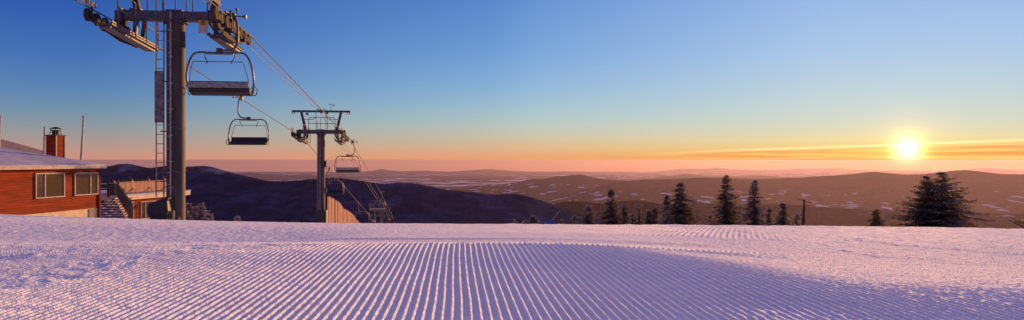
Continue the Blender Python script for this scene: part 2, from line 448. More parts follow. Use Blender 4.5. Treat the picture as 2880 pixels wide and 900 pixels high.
# valley floor out to the horizon
def make_valley():
    ys = 1500*np.power(98000/1500, np.linspace(0, 1, 420))
    u = np.linspace(-1.5, 1.5, 700)
    Yg, U = np.meshgrid(ys, u, indexing='ij'); X = U*(Yg+1500)
    Z = -960+90*fbm(X/5200, Yg/5200, 5, 91)+70*np.maximum(fbm(X/13000, Yg/9000, 3, 95), 0)-Yg**2/(2*RE)
    return grid_mesh('valley', X, Yg, Z, VAL)
make_valley()

# mountains and hills, near to far
ridge('mountain_ridge', ov([(-900, 470), (-300, 452), (60, 442), (200, 438), (330, 440), (420, 446), (500, 436), (560, 440), (610, 449), (660, 455), (715, 457), (770, 452), (800, 450), (850, 449), (890, 453), (930, 459), (965, 463), (1000, 460), (1035, 461), (1075, 468), (1110, 477), (1150, 481), (1190, 486), (1230, 490), (1290, 489), (1325, 494), (1360, 507), (1400, 520), (1440, 532), (1480, 544), (1540, 562), (1640, 600), (1800, 660)]),
      3100, 2000, 1300, -640, FOR, 3, rough=.5, edge=3.0, nc=2200, nr=200)
ridge('distant_mountain', ov([(-900, 440), (-300, 430), (120, 428), (220, 423), (265, 420), (300, 413), (322, 411.5), (345, 416), (375, 423), (395, 420), (420, 417), (455, 421), (490, 418), (515, 416.5), (535, 420), (560, 429), (590, 437), (620, 444), (660, 452), (740, 480), (800, 510)]),
      5200, 1900, 1600, -800, FOR2, 7, rough=.6, edge=2.5, nc=1600, nr=150)
ridge('foothill', ov([(1180, 620), (1300, 560), (1380, 520), (1410, 509), (1440, 506), (1475, 509), (1510, 514), (1560, 507), (1600, 505), (1640, 509), (1700, 524), (1800, 560), (1900, 600)]),
      6500, 1500, 1500, -860, BRN, 12, rough=.25, edge=3, nc=900)
ridge('foothill', ov([(1500, 560), (1580, 530), (1650, 519), (1740, 510), (1850, 516), (1950, 513), (2050, 520), (2150, 526), (2250, 531), (2400, 540), (2650, 540), (2900, 550)]),
      8600, 2300, 2000, -900, BRN, 22, rough=.22, edge=3, nc=1000)
ridge('distant_mountain', ov([(1380, 500), (1460, 478), (1500, 468), (1560, 457), (1620, 452), (1690, 451), (1755, 447), (1830, 448), (1895, 451), (1960, 449), (2030, 446), (2060, 443), (2110, 441), (2150, 437), (2180, 433), (2200, 431.5), (2230, 435), (2270, 439), (2320, 438.5), (2370, 433), (2405, 428.5), (2430, 428), (2470, 432), (2520, 438), (2576, 439), (2700, 436), (2900, 442), (3300, 450)]),
      16500, 5200, 4000, -980, MID, 33, rough=.28, edge=4, nc=1600, nr=130)
ridge('distant_mountain', ov([(1130, 478), (1220, 466), (1290, 461), (1330, 452), (1375, 449), (1400, 443.5), (1430, 441.5), (1455, 439), (1470, 440), (1490, 446), (1520, 452), (1560, 453), (1600, 458), (1660, 466), (1760, 480)]),
      20500, 5000, 3500, -1000, MID, 44, rough=.2, edge=4, nc=900)
ridge('far_hills', ov([(560, 450), (600, 437), (625, 434), (660, 438), (720, 440), (790, 441), (880, 443), (960, 446), (1040, 447), (1110, 444), (1170, 446), (1260, 444), (1340, 447), (1420, 447), (1500, 449)]),
      42000, 9000, 4000, -1100, FAR, 51, rough=.3, nc=700)
ridge('far_hills', ov([(600, 442), (760, 436), (850, 436.5), (880, 433), (915, 432), (935, 430), (962, 424.5), (975, 428), (1010, 431), (1060, 429), (1130, 432), (1200, 427), (1230, 425), (1260, 428), (1310, 431), (1390, 433), (1420, 431), (1460, 432), (1520, 435)]),
      68000, 12000, 6000, -1350, FAR, 57, rough=.2, nc=700)
ridge('far_hills', ov([(1560, 452), (1640, 447), (1690, 443), (1710, 440), (1722, 437), (1740, 440), (1790, 444), (1850, 446), (1900, 441), (1960, 445), (2040, 448)]),
      34000, 6000, 4000, -1080, FAR, 59, rough=.3, nc=500)
ridge('far_hills', ov([(1640, 433), (1700, 426), (1730, 424), (1760, 425), (1795, 422.5), (1830, 425), (1900, 428), (1960, 427), (2010, 424), (2050, 425), (2090, 423), (2140, 426), (2200, 429), (2380, 431), (2450, 425), (2490, 423), (2540, 427), (2600, 431), (2800, 428)]),
      80000, 9000, 6000, -1600, FAR, 63, rough=.1, nc=700)

# ------------------------------------------------------------------ chairlift
LDX = -.1215
LRZ = math.atan(.1215)                # turns local +y onto the line of the lift
def line_pt(off, Y, z):               # off: metres to the right of the line's middle
    c = math.cos(LRZ); s = math.sin(LRZ)
    return Vector((-8.157+LDX*Y+off/c, Y, z))
GA = 1.78

def make_chair(label):
    t = thing('lift_chair', label, 'chairlift chair', group='chairs hanging from the lift rope')
    c = -.36
    g = MB()     # grip
    g.box((0, 0, .03), (.09, .42, .13)); g.box((.02, -.16, .10), (.07, .10, .16)); g.box((-.02, .13, -.05), (.08, .12, .14))
    g.cyl((-.05, -.05, .14), (.13, -.05, .14), .05, 12); g.cyl((-.06, .12, .03), (.12, .12, .03), .06, 12)
    g.tube(smooth_path([(-.12, 0, .24), (-.03, 0, .25), (.04, 0, .17), (.14, 0, .19), (.17, 0, .29)], 3), .022, 8)
    g.cyl((.12, 0, .31), (.20, 0, .31), .035, 10)
    g.build('grip', MT['frosted_steel'], t, True)
    a = MB()
    a.tube(smooth_path([(.03, 0, .10), (.10, 0, .07), (.165, 0, -.12), (.19, 0, -.35), (.19, 0, -.68), (.15, 0, -.86), (.03, 0, -.99), (-.12, 0, -1.02), (c, 0, -1.02)], 4), .037, 10)
    a.build('hanger_arm', MT['chair_frame'], t, True)
    w = MB(); w.cyl((.08, 0, .09), (.40, 0, .08), .024, 10); w.cyl((.38, 0, .08), (.46, 0, .08), .062, 14); w.build('guide_roller', MT['chair_frame'], t, True)
    b = MB(); b.box((c, 0, -1.05), (.19, .15, .19)); b.build('clamp', MT['steel'], t, bevel=.01)
    f = MB()
    half = [(0, -1.10), (.35, -1.10), (.62, -1.09), (.78, -1.14), (.90, -1.30), (1.0, -1.62), (1.035, -1.95), (1.0, -2.2), (.93, -2.42)]
    def yb(z): return 0 if z > -1.9 else (z+1.9)*-.55
    left = [(c-x, yb(z), z) for x, z in half[::-1]]; right = [(c+x, yb(z), z) for x, z in half[1:]]
    f.tube(smooth_path(left+right, 3), .033, 10)
    f.tube([(c-.42, 0, -1.115), (c+.42, 0, -1.115)], .045, 8)
    f.cyl((c-.93, .28, -2.42), (c+.93, .28, -2.42), .03, 8)
    f.build('bail_frame', MT['chair_frame'], t, True)
    s = MB()
    s.prism([(-.19, -2.06), (-.15, -2.05), (-.08, -2.23), (-.12, -2.24)], c-.93, c+.93, 'x')
    s.build('backrest', MT['seatback'], t, bevel=.01)
    s = MB(); s.prism([(-.145, -2.03), (-.10, -2.03), (-.02, -2.25), (-.075, -2.245)], c-.92, c+.92, 'x'); s.build('back_cushion', MT['black'], t, bevel=.01)
    s = MB(); s.prism([(-.13, -2.26), (-.10, -2.24), (.30, -2.30), (.40, -2.36), (.38, -2.45), (.25, -2.46), (-.06, -2.37)], c-.94, c+.94, 'x')
    s.build('seat', MT['black'], t, bevel=.015)
    for k in (-1, 1):
        x = c+k*.97
        q = MB(); q.tube(smooth_path([(x, -.1, -2.28), (x+k*.05, .02, -2.17), (x+k*.10, .12, -2.17), (x+k*.11, .30, -2.26), (x+k*.08, .30, -2.42), (x, .2, -2.44)], 3), .016, 8)
        q.build('armrest', MT['chair_frame'], t, True)
        q = MB(); q.tube(smooth_path([(c+k*.46, 0, -1.12), (c+k*.46, .0, -1.22), (c+k*.40, -.05, -1.35), (c+k*.36, -.08, -1.42), (c+k*.39, -.1, -1.46)], 3), .018, 8)
        q.build('footrest_link', MT['chair_frame'], t, True)
    q = MB(); q.tube(smooth_path([(c-.93, .02, -2.1), (c-.90, -.02, -1.7), (c-.80, -.08, -1.42), (c-.72, -.08, -1.40), (c, -.08, -1.40), (c+.68, -.08, -1.40), (c+.74, -.08, -1.43), (c+.84, -.02, -1.8), (c+.90, .02, -2.1)], 3), .014, 8)
    q.build('restraint_bar', MT['chair_frame'], t, True)
    return t

def rope_z(side, Y):
    if side > 0: return float(np.interp(Y, [0, 19.7, 24.7, 49.8, 54, 69, 90, 117, 190], [5.1, 4.62, 4.42, 2.12, 1.80, -.72, -4.35, -9.4, -26]))
    return float(np.interp(Y, [0, 19.4, 24.4, 49.4, 53.6, 68, 97.8, 117, 190], [5.0, 4.50, 4.22, 2.14, 1.80, -.9, -6.3, -9.9, -26]))
chair0 = make_chair('largest lift chair with grey back panel, hanging beside the near tower')
spots = [(1, 22.0, None), (-1, 36.3, 'all black lift chair low between the near tower and the middle tower'),
         (1, 56.4, 'grey-backed lift chair hanging right of the middle tower'),
         (-1, 68.5, 'lift chair half hidden behind the middle tower column, above the plank fence'),
         (-1, 97.8, 'small lift chair sinking behind the snow edge right of the plank fence'),
         (1, 89.5, 'small pale-barred lift chair in front of the farthest lift tower'),
         (1, 128, 'tiny lift chair just beyond the farthest tower, mostly below the snow edge')]
for i, (sd, Y, lb) in enumerate(spots):
    o = chair0 if i == 0 else copy_tree(chair0)
    o.location = line_pt(sd*GA, Y, rope_z(sd, Y)+.02)
    o.rotation_euler = (0, 0, LRZ+(0 if sd > 0 else math.pi))
    if lb: o['label'] = lb

for sd, nm in ((-1, 'dark haul rope on the left side of the lift towers'), (1, 'dark haul rope on the right side of the lift towers')):
    mb = MB(); Ys = [4, 12, 19.5, 22, 24.5, 30, 36, 42, 49.5, 51.7, 54, 61, 69, 80, 90, 98, 108, 117, 128, 150, 190]
    mb.tube([line_pt(sd*GA, y, rope_z(sd, y)) for y in Ys], .021, 8)
    tag(mb.build('haul_rope', MT['rope'], None, True), nm, 'rope', 'haul ropes of the chairlift')
def cable_pts(off, zs):
    out = []
    for (a, za), (b, zb) in zip(zs, zs[1:]):
        for k in range(10):
            t = k/10; out.append(line_pt(off, a+(b-a)*t, za+(zb-za)*t-.18*math.sin(math.pi*t)))
    out.append(line_pt(off, zs[-1][0], zs[-1][1])); return out
for off, zt, nm in ((-.18, .15, 'thin frosted cable strung through the left of the tower tops'), (.42, -.15, 'thin frosted cable strung through the right of the tower tops')):
    mb = MB(); mb.tube(cable_pts(off, [(2, 7.2+zt), (22, 6.05+zt), (51.8, 3.6+zt), (117, -7.6+zt), (185, -26)]), .016, 8)
    tag(mb.build('signal_cable', MT['cable'], None, True), nm, 'cable', 'signal cables of the chairlift')

def lift_tower(Y, zarm, ztop, zbase, label, slope, rcol=.28, guard=True, padkind='wrap', detail=True):
    t = thing('lift_tower', label, 'lift tower', line_pt(0, Y, zbase), LRZ, 'towers of the chairlift')
    za = zarm-zbase; zt = ztop-zbase
    def B(m, name, mt, parent=t, smooth=False, bevel=0): return m.build(name, mt, parent, smooth, None, bevel)
    m = MB(); m.tube([(0, 0, -.6), (0, 0, za-.16)], rcol, 28); B(m, 'column', MT['column'], smooth=True)
    m = MB(); m.cyl((0, 0, za-.22), (0, 0, za-.155), rcol+.09, 24)
    for k in range(12):
        an = k*math.pi/6; m.cyl(((rcol+.055)*math.cos(an), (rcol+.055)*math.sin(an), za-.26), ((rcol+.055)*math.cos(an), (rcol+.055)*math.sin(an), za-.14), .018, 6)
    B(m, 'flange', MT['steel'], smooth=True)
    m = MB(); m.box((0, 0, za), (3.3, .34, .30)); m.box((0, 0, za+.17), (.5, .42, .04)); m.box((0, 0, za-.155), (.62, .5, .02))
    for s in (-1, 1): m.box((s*1.60, 0, za), (.05, .46, .40)); m.box((s*1.18, 0, za+.18), (.34, .40, .05)); m.box((s*1.72, 0, za-.01), (.2, .22, .3)); m.box((s*1.50, 0, za), (.03, .42, .36))
    B(m, 'crossarm', MT['frosted_steel'], bevel=.012)
    # slanted posts and top beam
    for s in (-1, 1):
        m = MB(); m.bar((s*1.16, 0, za+.18), (s*1.46, 0, zt-.08), .19, .17, (0, 1, 0)); B(m, 'strut', MT['steel'], bevel=.01)
        m = MB()   # inner J-shaped hoop below the top beam
        m.tube(smooth_path([(s*1.28, -.12, zt-.62), (s*.7, -.12, zt-.62), (s*.46, -.12, zt-.52), (s*.36, -.12, zt-.3), (s*.36, -.12, zt-.05), (s*.28, -.12, zt+.16), (s*.16, -.12, zt+.16), (s*.08, -.12, zt+.0)], 3), .022, 8)
        m.cyl((s*.36, -.12, zt-.1), (s*.36, -.12, za+.15), .022, 8)
        B(m, 'hoop', MT['galv'], smooth=True)
    m = MB(); m.box((0, 0, zt), (4.3, .18, .15))
    for s in (-1, 1): m.box((s*2.12, 0, zt-.12), (.06, .2, .22)); m.box((s*1.94, 0, zt-.14), (.05, .14, .18))
    m.box((0, 0, zt), (.16, .26, .26)); m.box((.42, -.02, zt-.16), (.12, .12, .26), ry=.5); m.box((-.18, 0, zt+.11), (.1, .1, .08))
    B(m, 'top_beam', MT['steel'], bevel=.01)
    # middle railing behind the crossarm
    m = MB(); z0 = za+.15
    m.tube(smooth_path([(-.98, .3, z0-.1), (-.98, .3, z0+.75), (-.9, .3, z0+.93), (-.75, .3, z0+.96), (.75, .3, z0+.96), (.9, .3, z0+.93), (.98, .3, z0+.75), (.98, .3, z0-.1)], 3), .024, 8)
    m.cyl((-.98, .3, z0+.5), (.98, .3, z0+.5), .022, 8)
    for x in (-.12, .42): m.cyl((x, .3, z0-.1), (x, .3, z0+.96), .022, 8)
    for x in (-.98, .98): m.box((x, .24, z0-.1), (.08, .16, .05))
    B(m, 'walkway_railing', MT['galv'], smooth=True)
    # sheave trains
    for s in (-1, 1):
        X = s*GA; n = 8; L = 4.3
        def zz(y, s=s): return rope_z(s, Y+y)-zbase-.02
        m = MB()
        for k in range(4):
            y0 = -L/2+k*L/4+.05; y1 = y0+L/4-.1
            m.bar((X, y0, zz(y0)-.20), (X, y1, zz(y1)-.20), .05, .14)
            m.box((X, (y0+y1)/2, zz((y0+y1)/2)-.26), (.10, .2, .16), rx=-slope)
        for k in range(2):
            y0 = -L/2+.45+k*L/2; y1 = y0+L/2-.9
            m.prism([(y0, zz(y0)-.24), (y1, zz(y1)-.24), ((y0+y1)/2+.18, zz((y0+y1)/2)-.50), ((y0+y1)/2-.18, zz((y0+y1)/2)-.50)], X-.10*s-.02, X-.10*s+.02, 'x')
        ya, yb_ = -L/4, L/4
        m.prism([(ya-.1, zz(ya)-.36), (yb_+.1, zz(yb_)-.36), (yb_+.1, zz(yb_)-.50), (.2, zz(0)-.58), (-.2, zz(0)-.58), (ya-.1, zz(ya)-.5)], X-.16*s-.02, X-.16*s+.02, 'x')
        m.box((s*1.66, 0, za-.28), (.34, .20, .40)); m.box((s*1.5, 0, za-.48), (.2, .16, .2))
        tr = B(m, 'sheave_train', MT['train'], bevel=.006)
        for k in range(n):
            y = -L/2+(k+.5)*L/n; zc = zz(y)-.20
            w = MB(); w.cyl((X+s*.005-.035, y, zc), (X+s*.005+.035, y, zc), .19, 20)
            w.cyl((X-.045, y, zc), (X+.045, y, zc), .07, 12)
            w.build('sheave_wheel', MT['wheel'], tr, True)
            w = MB(); ring = [(X-.042, y+.155*math.cos(q), zc+.155*math.sin(q)) for q in np.linspace(0, 2*math.pi, 21)[:-1]]
            w.tube(ring, .012, 6, closed=True); ring = [(X+.042, a[1], a[2]) for a in ring]; w.tube(ring, .012, 6, closed=True)
            w.build('wheel_rim', MT['wheel_rim'], tr, True)
        g = MB(); g.bar((X+s*.0, -L/2-.15, zz(-L/2)+.18), (X, -L/2+.75, zz(-L/2+.75)+.18), .02, .13); g.bar((X, -L/2+.5, zz(-L/2+.5)+.1), (X-.0, -L/2+.5, zz(-L/2+.5)-.25), .05, .05)
        B(g, 'rope_guard', MT['steel'])
        # catwalk inboard of and below the train
        xi = s*(GA-.52); m = MB()
        c0, c1 = (-2.1, 1.35) if s < 0 else (-.25, 2.3); ysg = np.linspace(c0, c1, 4)
        for a, b in zip(ysg, ysg[1:]):
            m.bar((xi, a, zz(a)-.50), (xi, b+.01, zz(b)-.50), .44, .035)
        for e in (-.22, .22):
            m.tube([(xi+e, a, zz(a)-.46) for a in ysg], .035, 4)
        m.bar((xi, c0+.1, zz(c0)-.56), (xi, c1-.1, zz(c1)-.56), .30, .07); m.bar((xi-s*.22, c0, zz(c0)-.46), (xi-s*.22, c1, zz(c1)-.46), .03, .12)
        m.bar((s*1.2, 0, za-.12), (xi, 0, zz(0)-.48), .12, .12); m.bar((s*1.0, .1, za-.12), (xi, .55, zz(.55)-.48), .1, .1)
        cw = B(m, 'catwalk', MT['frosted_steel'])
        for (y0, y1) in (((-1.7, -.5), (.35, 1.3)) if s < 0 else ((-.2, .5), (1.5, 2.2))):
            r = MB()
            xr = xi-s*.23
            r.tube(smooth_path([(xr, y0, zz(y0)-.5), (xr, y0, zz(y0)+.42), (xr, y0+.12, zz(y0)+.55), (xr, y1-.12, zz(y1)+.55), (xr, y1, zz(y1)+.42), (xr, y1, zz(y1)-.5)], 3), .024, 8)
            r.cyl((xr, y0, zz(y0)+.05), (xr, y1, zz(y1)+.05), .02, 8)
            r.build('railing', MT['galv'], cw, True)
    # ladder, conduit, guard
    lx = -rcol-.16 if padkind == 'wrap' else -.13; ly = -.12 if padkind == 'wrap' else -rcol-.12; m = MB(); zl = .80 if padkind == 'wrap' else .9
    for x in (lx-.115, lx+.115): m.cyl((x, ly, zl), (x, ly, za+.75), .021, 8)
    z = zl+.2
    while z < za+.2: m.cyl((lx-.115, ly, z), (lx+.115, ly, z), .012, 6); z += .30
    for z in np.linspace(zl+.5, za-.5, 4): m.bar((lx, ly, z), (-rcol+.05 if padkind == 'wrap' else lx, -.05, z), .04, .04)
    B(m, 'ladder', MT['galv'], smooth=True)
    m = MB(); m.cyl((-.05, -rcol-.045, zl-.1), (-.05, -rcol-.045, za+.12), .026, 8)
    for z in np.linspace(zl+.3, za-.5, 7): m.box((-.05, -rcol-.02, z), (.1, .06, .04))
    for z in np.arange(zl+.4, za-.3, .38): m.cyl((-.15, -rcol-.02, z), (-.05, -rcol-.05, z), .008, 6)
    B(m, 'cable_conduit', MT['conduit'], smooth=True)
    for z in np.arange(zl+.8, za-.5, 1.4):
        m = MB(); m.tube([(rcol*1.02*math.cos(q), rcol*1.02*math.sin(q), z+.03*math.sin(3*q)) for q in np.linspace(0, 2*math.pi, 25)[:-1]], .008, 5, closed=True)
        B(m, 'tie_wire', MT['galv'])
    if guard:
        m = MB(); m.box((lx-.01, -.165, zl+3.20), (.27, .03, 1.65)); m.box((lx-.135, -.05, zl+3.20), (.02, .22, 1.65)); B(m, 'climb_guard', MT['galv'])
    return t

T1 = lift_tower(22.0, 4.62, 6.15, -1.98, 'large near lift tower with round column, cut off by the top of the photo', .085)
T2 = lift_tower(51.7, 2.13, 3.68, gz(line_pt(0, 51.7, 0).x, 51.7)-.3, 'middle lift tower, whole crossarm and top beam against the sky', .145, rcol=.27, guard=False, padkind='box')
T3 = lift_tower(117.0, -9.55, -7.6, gz(line_pt(0, 117, 0).x, 117)-.3, 'farthest small lift tower down the slope against the dark ridge', .21, rcol=.27, guard=False, padkind='box')
# near tower: vinyl pads round the foot, yellow sign
def padpoly(pts, Y, dep, name, mt, parent, off=(0, 0, 0)):
    inv = parent.matrix_basis.inverted(); bm = MB(); n = len(pts)
    fr = [inv @ P(x, y, Y) for x, y in pts]; bk = [v+Vector((0, dep, 0)) for v in fr]
    bm.add(fr+bk, [tuple(range(n)), tuple(range(2*n-1, n-1, -1))]+[(i, (i+1) % n, n+(i+1) % n, n+i) for i in range(n)])
    return bm.build(name, mt, parent, bevel=.03)
bpy.context.view_layer.update()
m = MB()   # faceted pad: flared upper half, tapered lower half
def loop_at(z, w, d, x0=-.24): return [(x0-w, -.62-d*.0, z), (x0+w*.72, -.62, z), (x0+w*.95, -.30, z), (x0+w*.8, .35, z), (x0-w*.8, .35, z), (x0-w*1.05, -.2, z)]
rings = [loop_at(-.5, .24, 0, -.26), loop_at(.05, .26, 0, -.26), loop_at(.38, .36, 0, -.29), loop_at(.66, .30, 0, -.26), loop_at(.80, .26, 0, -.20)]
rings[3][0] = (-.62, -.6, .60); rings[3][5] = (-.62, -.2, .60); rings[4][0] = (-.56, -.58, .64); rings[4][5] = (-.54, -.2, .66); rings[3][1] = (-.06, -.62, .70)
vs = [v for r_ in rings for v in r_]; fs = []
for i in range(len(rings)-1):
    for k in range(6): fs.append((i*6+k, i*6+(k+1) % 6, (i+1)*6+(k+1) % 6, (i+1)*6+k))
fs.append(tuple(range(5, -1, -1))); fs.append(tuple(range(24, 30)))
m.add(vs, fs); m.build('base_pad', MT['pad'], T1, bevel=.02)
m = MB(); m.tube([(-.10, -.36, -.5), (-.10, -.36, .38)], [.20, .19], 20); m.tube([(.08, -.22, -.5), (.06, -.2, .15), (.0, -.15, .35)], [.19, .13, .05], 14)
m.build('foot_wrap', MT['column'], T1, True)
s = MB(); s.box((1.0, -.50, 6.60-.40), (.30, .014, .40)); sp = s.build('warning_sign', MT['white'], T1, bevel=.006)
s = MB(); s.box((1.0, -.509, 6.60-.275), (.29, .008, .145+.02)); s.build('sign_face', MT['yellow'], sp)
s = MB(); q0 = [(1.0+.068*math.cos(a), -.515, 6.325+.068*math.sin(a)) for a in np.linspace(0, 2*math.pi, 25)[:-1]]; s.tube(q0, .007, 6, closed=True)
s.tube([(1.02, -.515, 6.36), (.985, -.515, 6.33), (1.01, -.515, 6.305), (.99, -.515, 6.28)], .011, 6); s.tube([(.965, -.515, 6.34), (.985, -.515, 6.31)], .009, 6); s.cyl((1.03, -.515, 6.345), (1.03, -.51, 6.345), .015, 10)
s.build('sign_symbol', MT['black'], sp)
s = MB(); s.bar((.9, -.5, 6.42), (.9, -.2, 6.45), .03, .03); s.bar((1.1, -.5, 6.42), (1.1, -.2, 6.45), .03, .03); s.build('sign_bracket', MT['steel'], sp)
# middle tower: black box pad, weather vane
zb = T2.location.z
m = MB(); m.box((0, 0, (-3.8-zb)/2-.1), (.84, .84, (-3.8-zb)+.2)); pb = m.build('base_pad', MT['pad'], T2, bevel=.03)
m = MB()
for k in range(9): m.box((.12+.03*(k % 2), -.43, (-3.8-zb)-.25-k*.14), (.07, .02, .035))
m.build('buckle', MT['galv'], pb)
m = MB(); zt2 = 3.68-zb
m.cyl((.72, 0, zt2), (.72, 0, zt2+.52), .018, 8); m.cyl((.60, 0, zt2+.5), (.88, 0, zt2+.5), .012, 6); m.box((.92, 0, zt2+.46), (.07, .02, .14)); m.box((.60, 0, zt2+.52), (.05, .05, .05))
for k in range(3): m.box((.62+.05*k, .0, zt2+.55+.02*k), (.035, .035, .03))
m.build('anemometer', MT['steel'], T2)
m = MB(); m.box((-1.02, -.12, zt2-.2), (.2, .03, .18)); m.build('number_plate', MT['galv'], T2)
for z_, h_ in ((5.6, .5), (3.6, .36)):
    m = MB(); m.box((.33, -.01, z_), (.12, .15, h_)); m.build('junction_box', MT['steel'], T2, bevel=.01)

# ------------------------------------------------------------------ lodge
HR = -math.atan(.134)
FX, FY = -.604*36, 36.0
H = thing('lodge', 'red clapboard lodge with snowy roof and two picture windows, cut by the photo edge', 'building', (FX, FY, 0), HR)
def px2l(px, C=None):        # pixel column -> local y on the lodge's lit wall
    r = (px-1440)/F; Yw = (FX-.134*FY)/(r-.134)
    return (Yw-FY)*math.sqrt(1+.134**2)
zs, ze = -2.51, -.42
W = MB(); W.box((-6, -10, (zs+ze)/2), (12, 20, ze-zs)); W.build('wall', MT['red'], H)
W = MB(); W.box((-6.03, -10.03, (-4.6+zs)/2), (12, 20, zs+4.6)); W.build('foundation', MT['cream'], H)
W = MB(); W.box((.02, -.06, (zs-1.2+ze)/2), (.10, .14, ze-zs+1.2)); W.build('corner_post', MT['redplain'], H, bevel=.006)
W = MB(); W.box((-.03, -.55, -3.1), (.06, .42, 1.1)); W.build('access_panel', MT['galv'], H)
# hipped roof with overhang; outer slab edge is the fascia
def hip(x0, x1, y0, y1, z, slope, rise_max, th=.10):
    mb = MB(); hw = min((x1-x0)/2, rise_max/slope)
    r = hw*slope
    top = [(x0, y0, z), (x1, y0, z), (x1, y1, z), (x0, y1, z), (x0+hw, y0+hw, z+r), (x1-hw, y0+hw, z+r), (x1-hw, y1-hw, z+r), (x0+hw, y1-hw, z+r)]
    bot = [(a, b, z-th) for a, b, c_ in top[:4]]
    fs = [(0, 1, 5, 4), (1, 2, 6, 5), (2, 3, 7, 6), (3, 0, 4, 7), (4, 5, 6, 7), (8, 11, 10, 9), (0, 8, 9, 1), (1, 9, 10, 2), (2, 10, 11, 3), (3, 11, 8, 0)]
    return mb.add(top+bot, fs)
rf = hip(-12.5, .30, -20.5, .12, -.235, .27, 1.5, .06).build('roof', MT['roof_snow'], H)
W = MB(); W.box((.28, -10.19, -.36), (.05, 20.62, .145)); W.box((-6.1, .10, -.36), (12.7, .05, .145)); W.build('fascia', MT['cream'], H)
W = MB(); W.box((-6.1, -10.2, -.425), (12.7, 20.5, .02)); W.build('soffit', MT['white'], H)
def window(parent, y0, y1, z0, z1, mull, name='window'):
    f = MB(); w = .05
    f.box((.035, (y0+y1)/2, z1-w/2), (.05, y1-y0, w)); f.box((.035, (y0+y1)/2, z0+w/2), (.07, y1-y0, w))
    for y in (y0+w/2, y1-w/2): f.box((.035, y, (z0+z1)/2), (.05, w, z1-z0-2*w))
    for y in mull: f.box((.035, y, (z0+z1)/2), (.045, .05, z1-z0-2*w))
    fo = f.build(name, MT['white'], parent, bevel=.004)
    g = MB(); g.box((.012, (y0+y1)/2, (z0+z1)/2), (.012, y1-y0-.1, z1-z0-.1)); g.build('pane', MT['glass'], fo)
    return fo
window(H, px2l(98), px2l(180), -1.81, -.615, [px2l(125)])
window(H, px2l(208), px2l(274), -1.80, -.64, [px2l(253)])
# upper roof block behind
up = thing('upper_lodge', 'higher brown-roofed block rising behind the snowy lodge roof', 'building', P(-172, 450, 44), HR)
u = MB(); u.box((-1, -1, -.9), (9, 9, 2.6)); u.build('wall', MT['red'], up)
u = MB(); ap = [(4.6, -5.6, .42), (4.6, 4.2, .42), (-6, 4.2, .42), (-6, -5.6, .42)]
rfm = MB(); rfm.add(ap+[(-.4, -1.2, 2.7), (-.7, -.2, 2.7)], [(0, 1, 5, 4), (1, 2, 5), (2, 3, 4, 5), (3, 0, 4), (0, 3, 2, 1)]); rfm.build('roof', MT['brown_roof'], up)
# chimney
ch = thing('chimney', 'red boxed chimney with white corners and black metal cap behind the roof', 'chimney', P(158, 500, 42), HR)
zt = 1.50+1.09; z0 = -.4
c = MB(); c.box((-.34, .34, (zt+z0)/2), (.66, .66, zt-z0)); c.build('shaft', MT['red'], ch)
c = MB()
for x, y in ((0, 0), (-.68, 0), (0, .68), (-.68, .68)): c.box((x, y, (zt+z0)/2), (.055, .055, zt-z0))
c.build('corner_trim', MT['white'], ch)
c = MB(); c.box((-.34, .34, zt+.03), (.80, .80, .06)); c.build('crown_slab', MT['darkwood'], ch)
c = MB(); c.cyl((-.34, .34, zt+.06), (-.34, .34, zt+.30), .19, 16); c.cyl((-.34, .34, zt+.30), (-.34, .34, zt+.36), .24, 16, .24)
c.tube([(-.34, .34, zt+.44), (-.34, .34, zt+.50), (-.34, .34, zt+.56)], [.32, .25, .05], 16)
for k in range(4): a = k*math.pi/2+.7; c.bar((-.34+.3*math.cos(a), .34+.3*math.sin(a), zt+.06), (-.34+.24*math.cos(a), .34+.24*math.sin(a), zt+.46), .03, .03)
c.build('cap', MT['black'], ch, True)
for (pb_, pt_, Y, r, lb) in (((122, 447), (125.5, 359), 43, .058, 'pale roof pole standing just left of the chimney'), ((225, 456), (235.5, 328), 40, .065, 'tall leaning pale pole at the right end of the roof'), ((-3, 430), (1, 327), 43, .055, 'pale pole cut by the left edge of the photo')):
    a = P(pb_[0], pb_[1]+20, Y); b = P(pt_[0], pt_[1], Y)
    o = thing('roof_pole', lb, 'pole', a, 0, 'poles on the lodge roof')
    q = MB(); q.cyl((0, 0, -.4), b-a, r, 12, r*.85); q.build('shaft', MT['bamboo'], o, True)
    q = MB(); q.cyl(b-a, (b-a)+Vector((0, 0, .05)), r*1.25, 12); q.build('cap', MT['bamboo'], o, True)

# ------------------------------------------------------------------ lower building with deck
C2 = -35.2
def low(px):                 # pixel column -> world x,y on its wall
    r = (px-1440)/F; Yw = C2/(r-.134); return r*Yw, Yw
LX, LY = low(347)
LB = thing('deck_building', 'low red building with a timber deck on its roof beyond the stairs', 'building', (LX, LY, 0), HR)
def lw(px): X, Y = low(px); return (Y-LY)*math.sqrt(1+.134**2)
yE = lw(522)
b = MB(); b.box((-4, (yE-.2)/2-.2, -4.2), (8, yE-.2+.4, 2.6)); b.build('wall', MT['red'], LB)
b = MB(); b.box((-3.9, yE/2-.3, -2.76), (8.5, yE+.9, .36)); b.build('deck_edge', MT['cream'], LB, bevel=.01)
b = MB(); b.box((-3.9, yE/2-.3, -2.555), (8.56, yE+.96, .05)); b.build('deck_snow', MT['roof_snow'], LB, bevel=.015)
window(LB, lw(363), lw(375), -4.55, -3.12, [])
window(LB, lw(395), lw(436), -4.52, -3.17, [lw(408)])
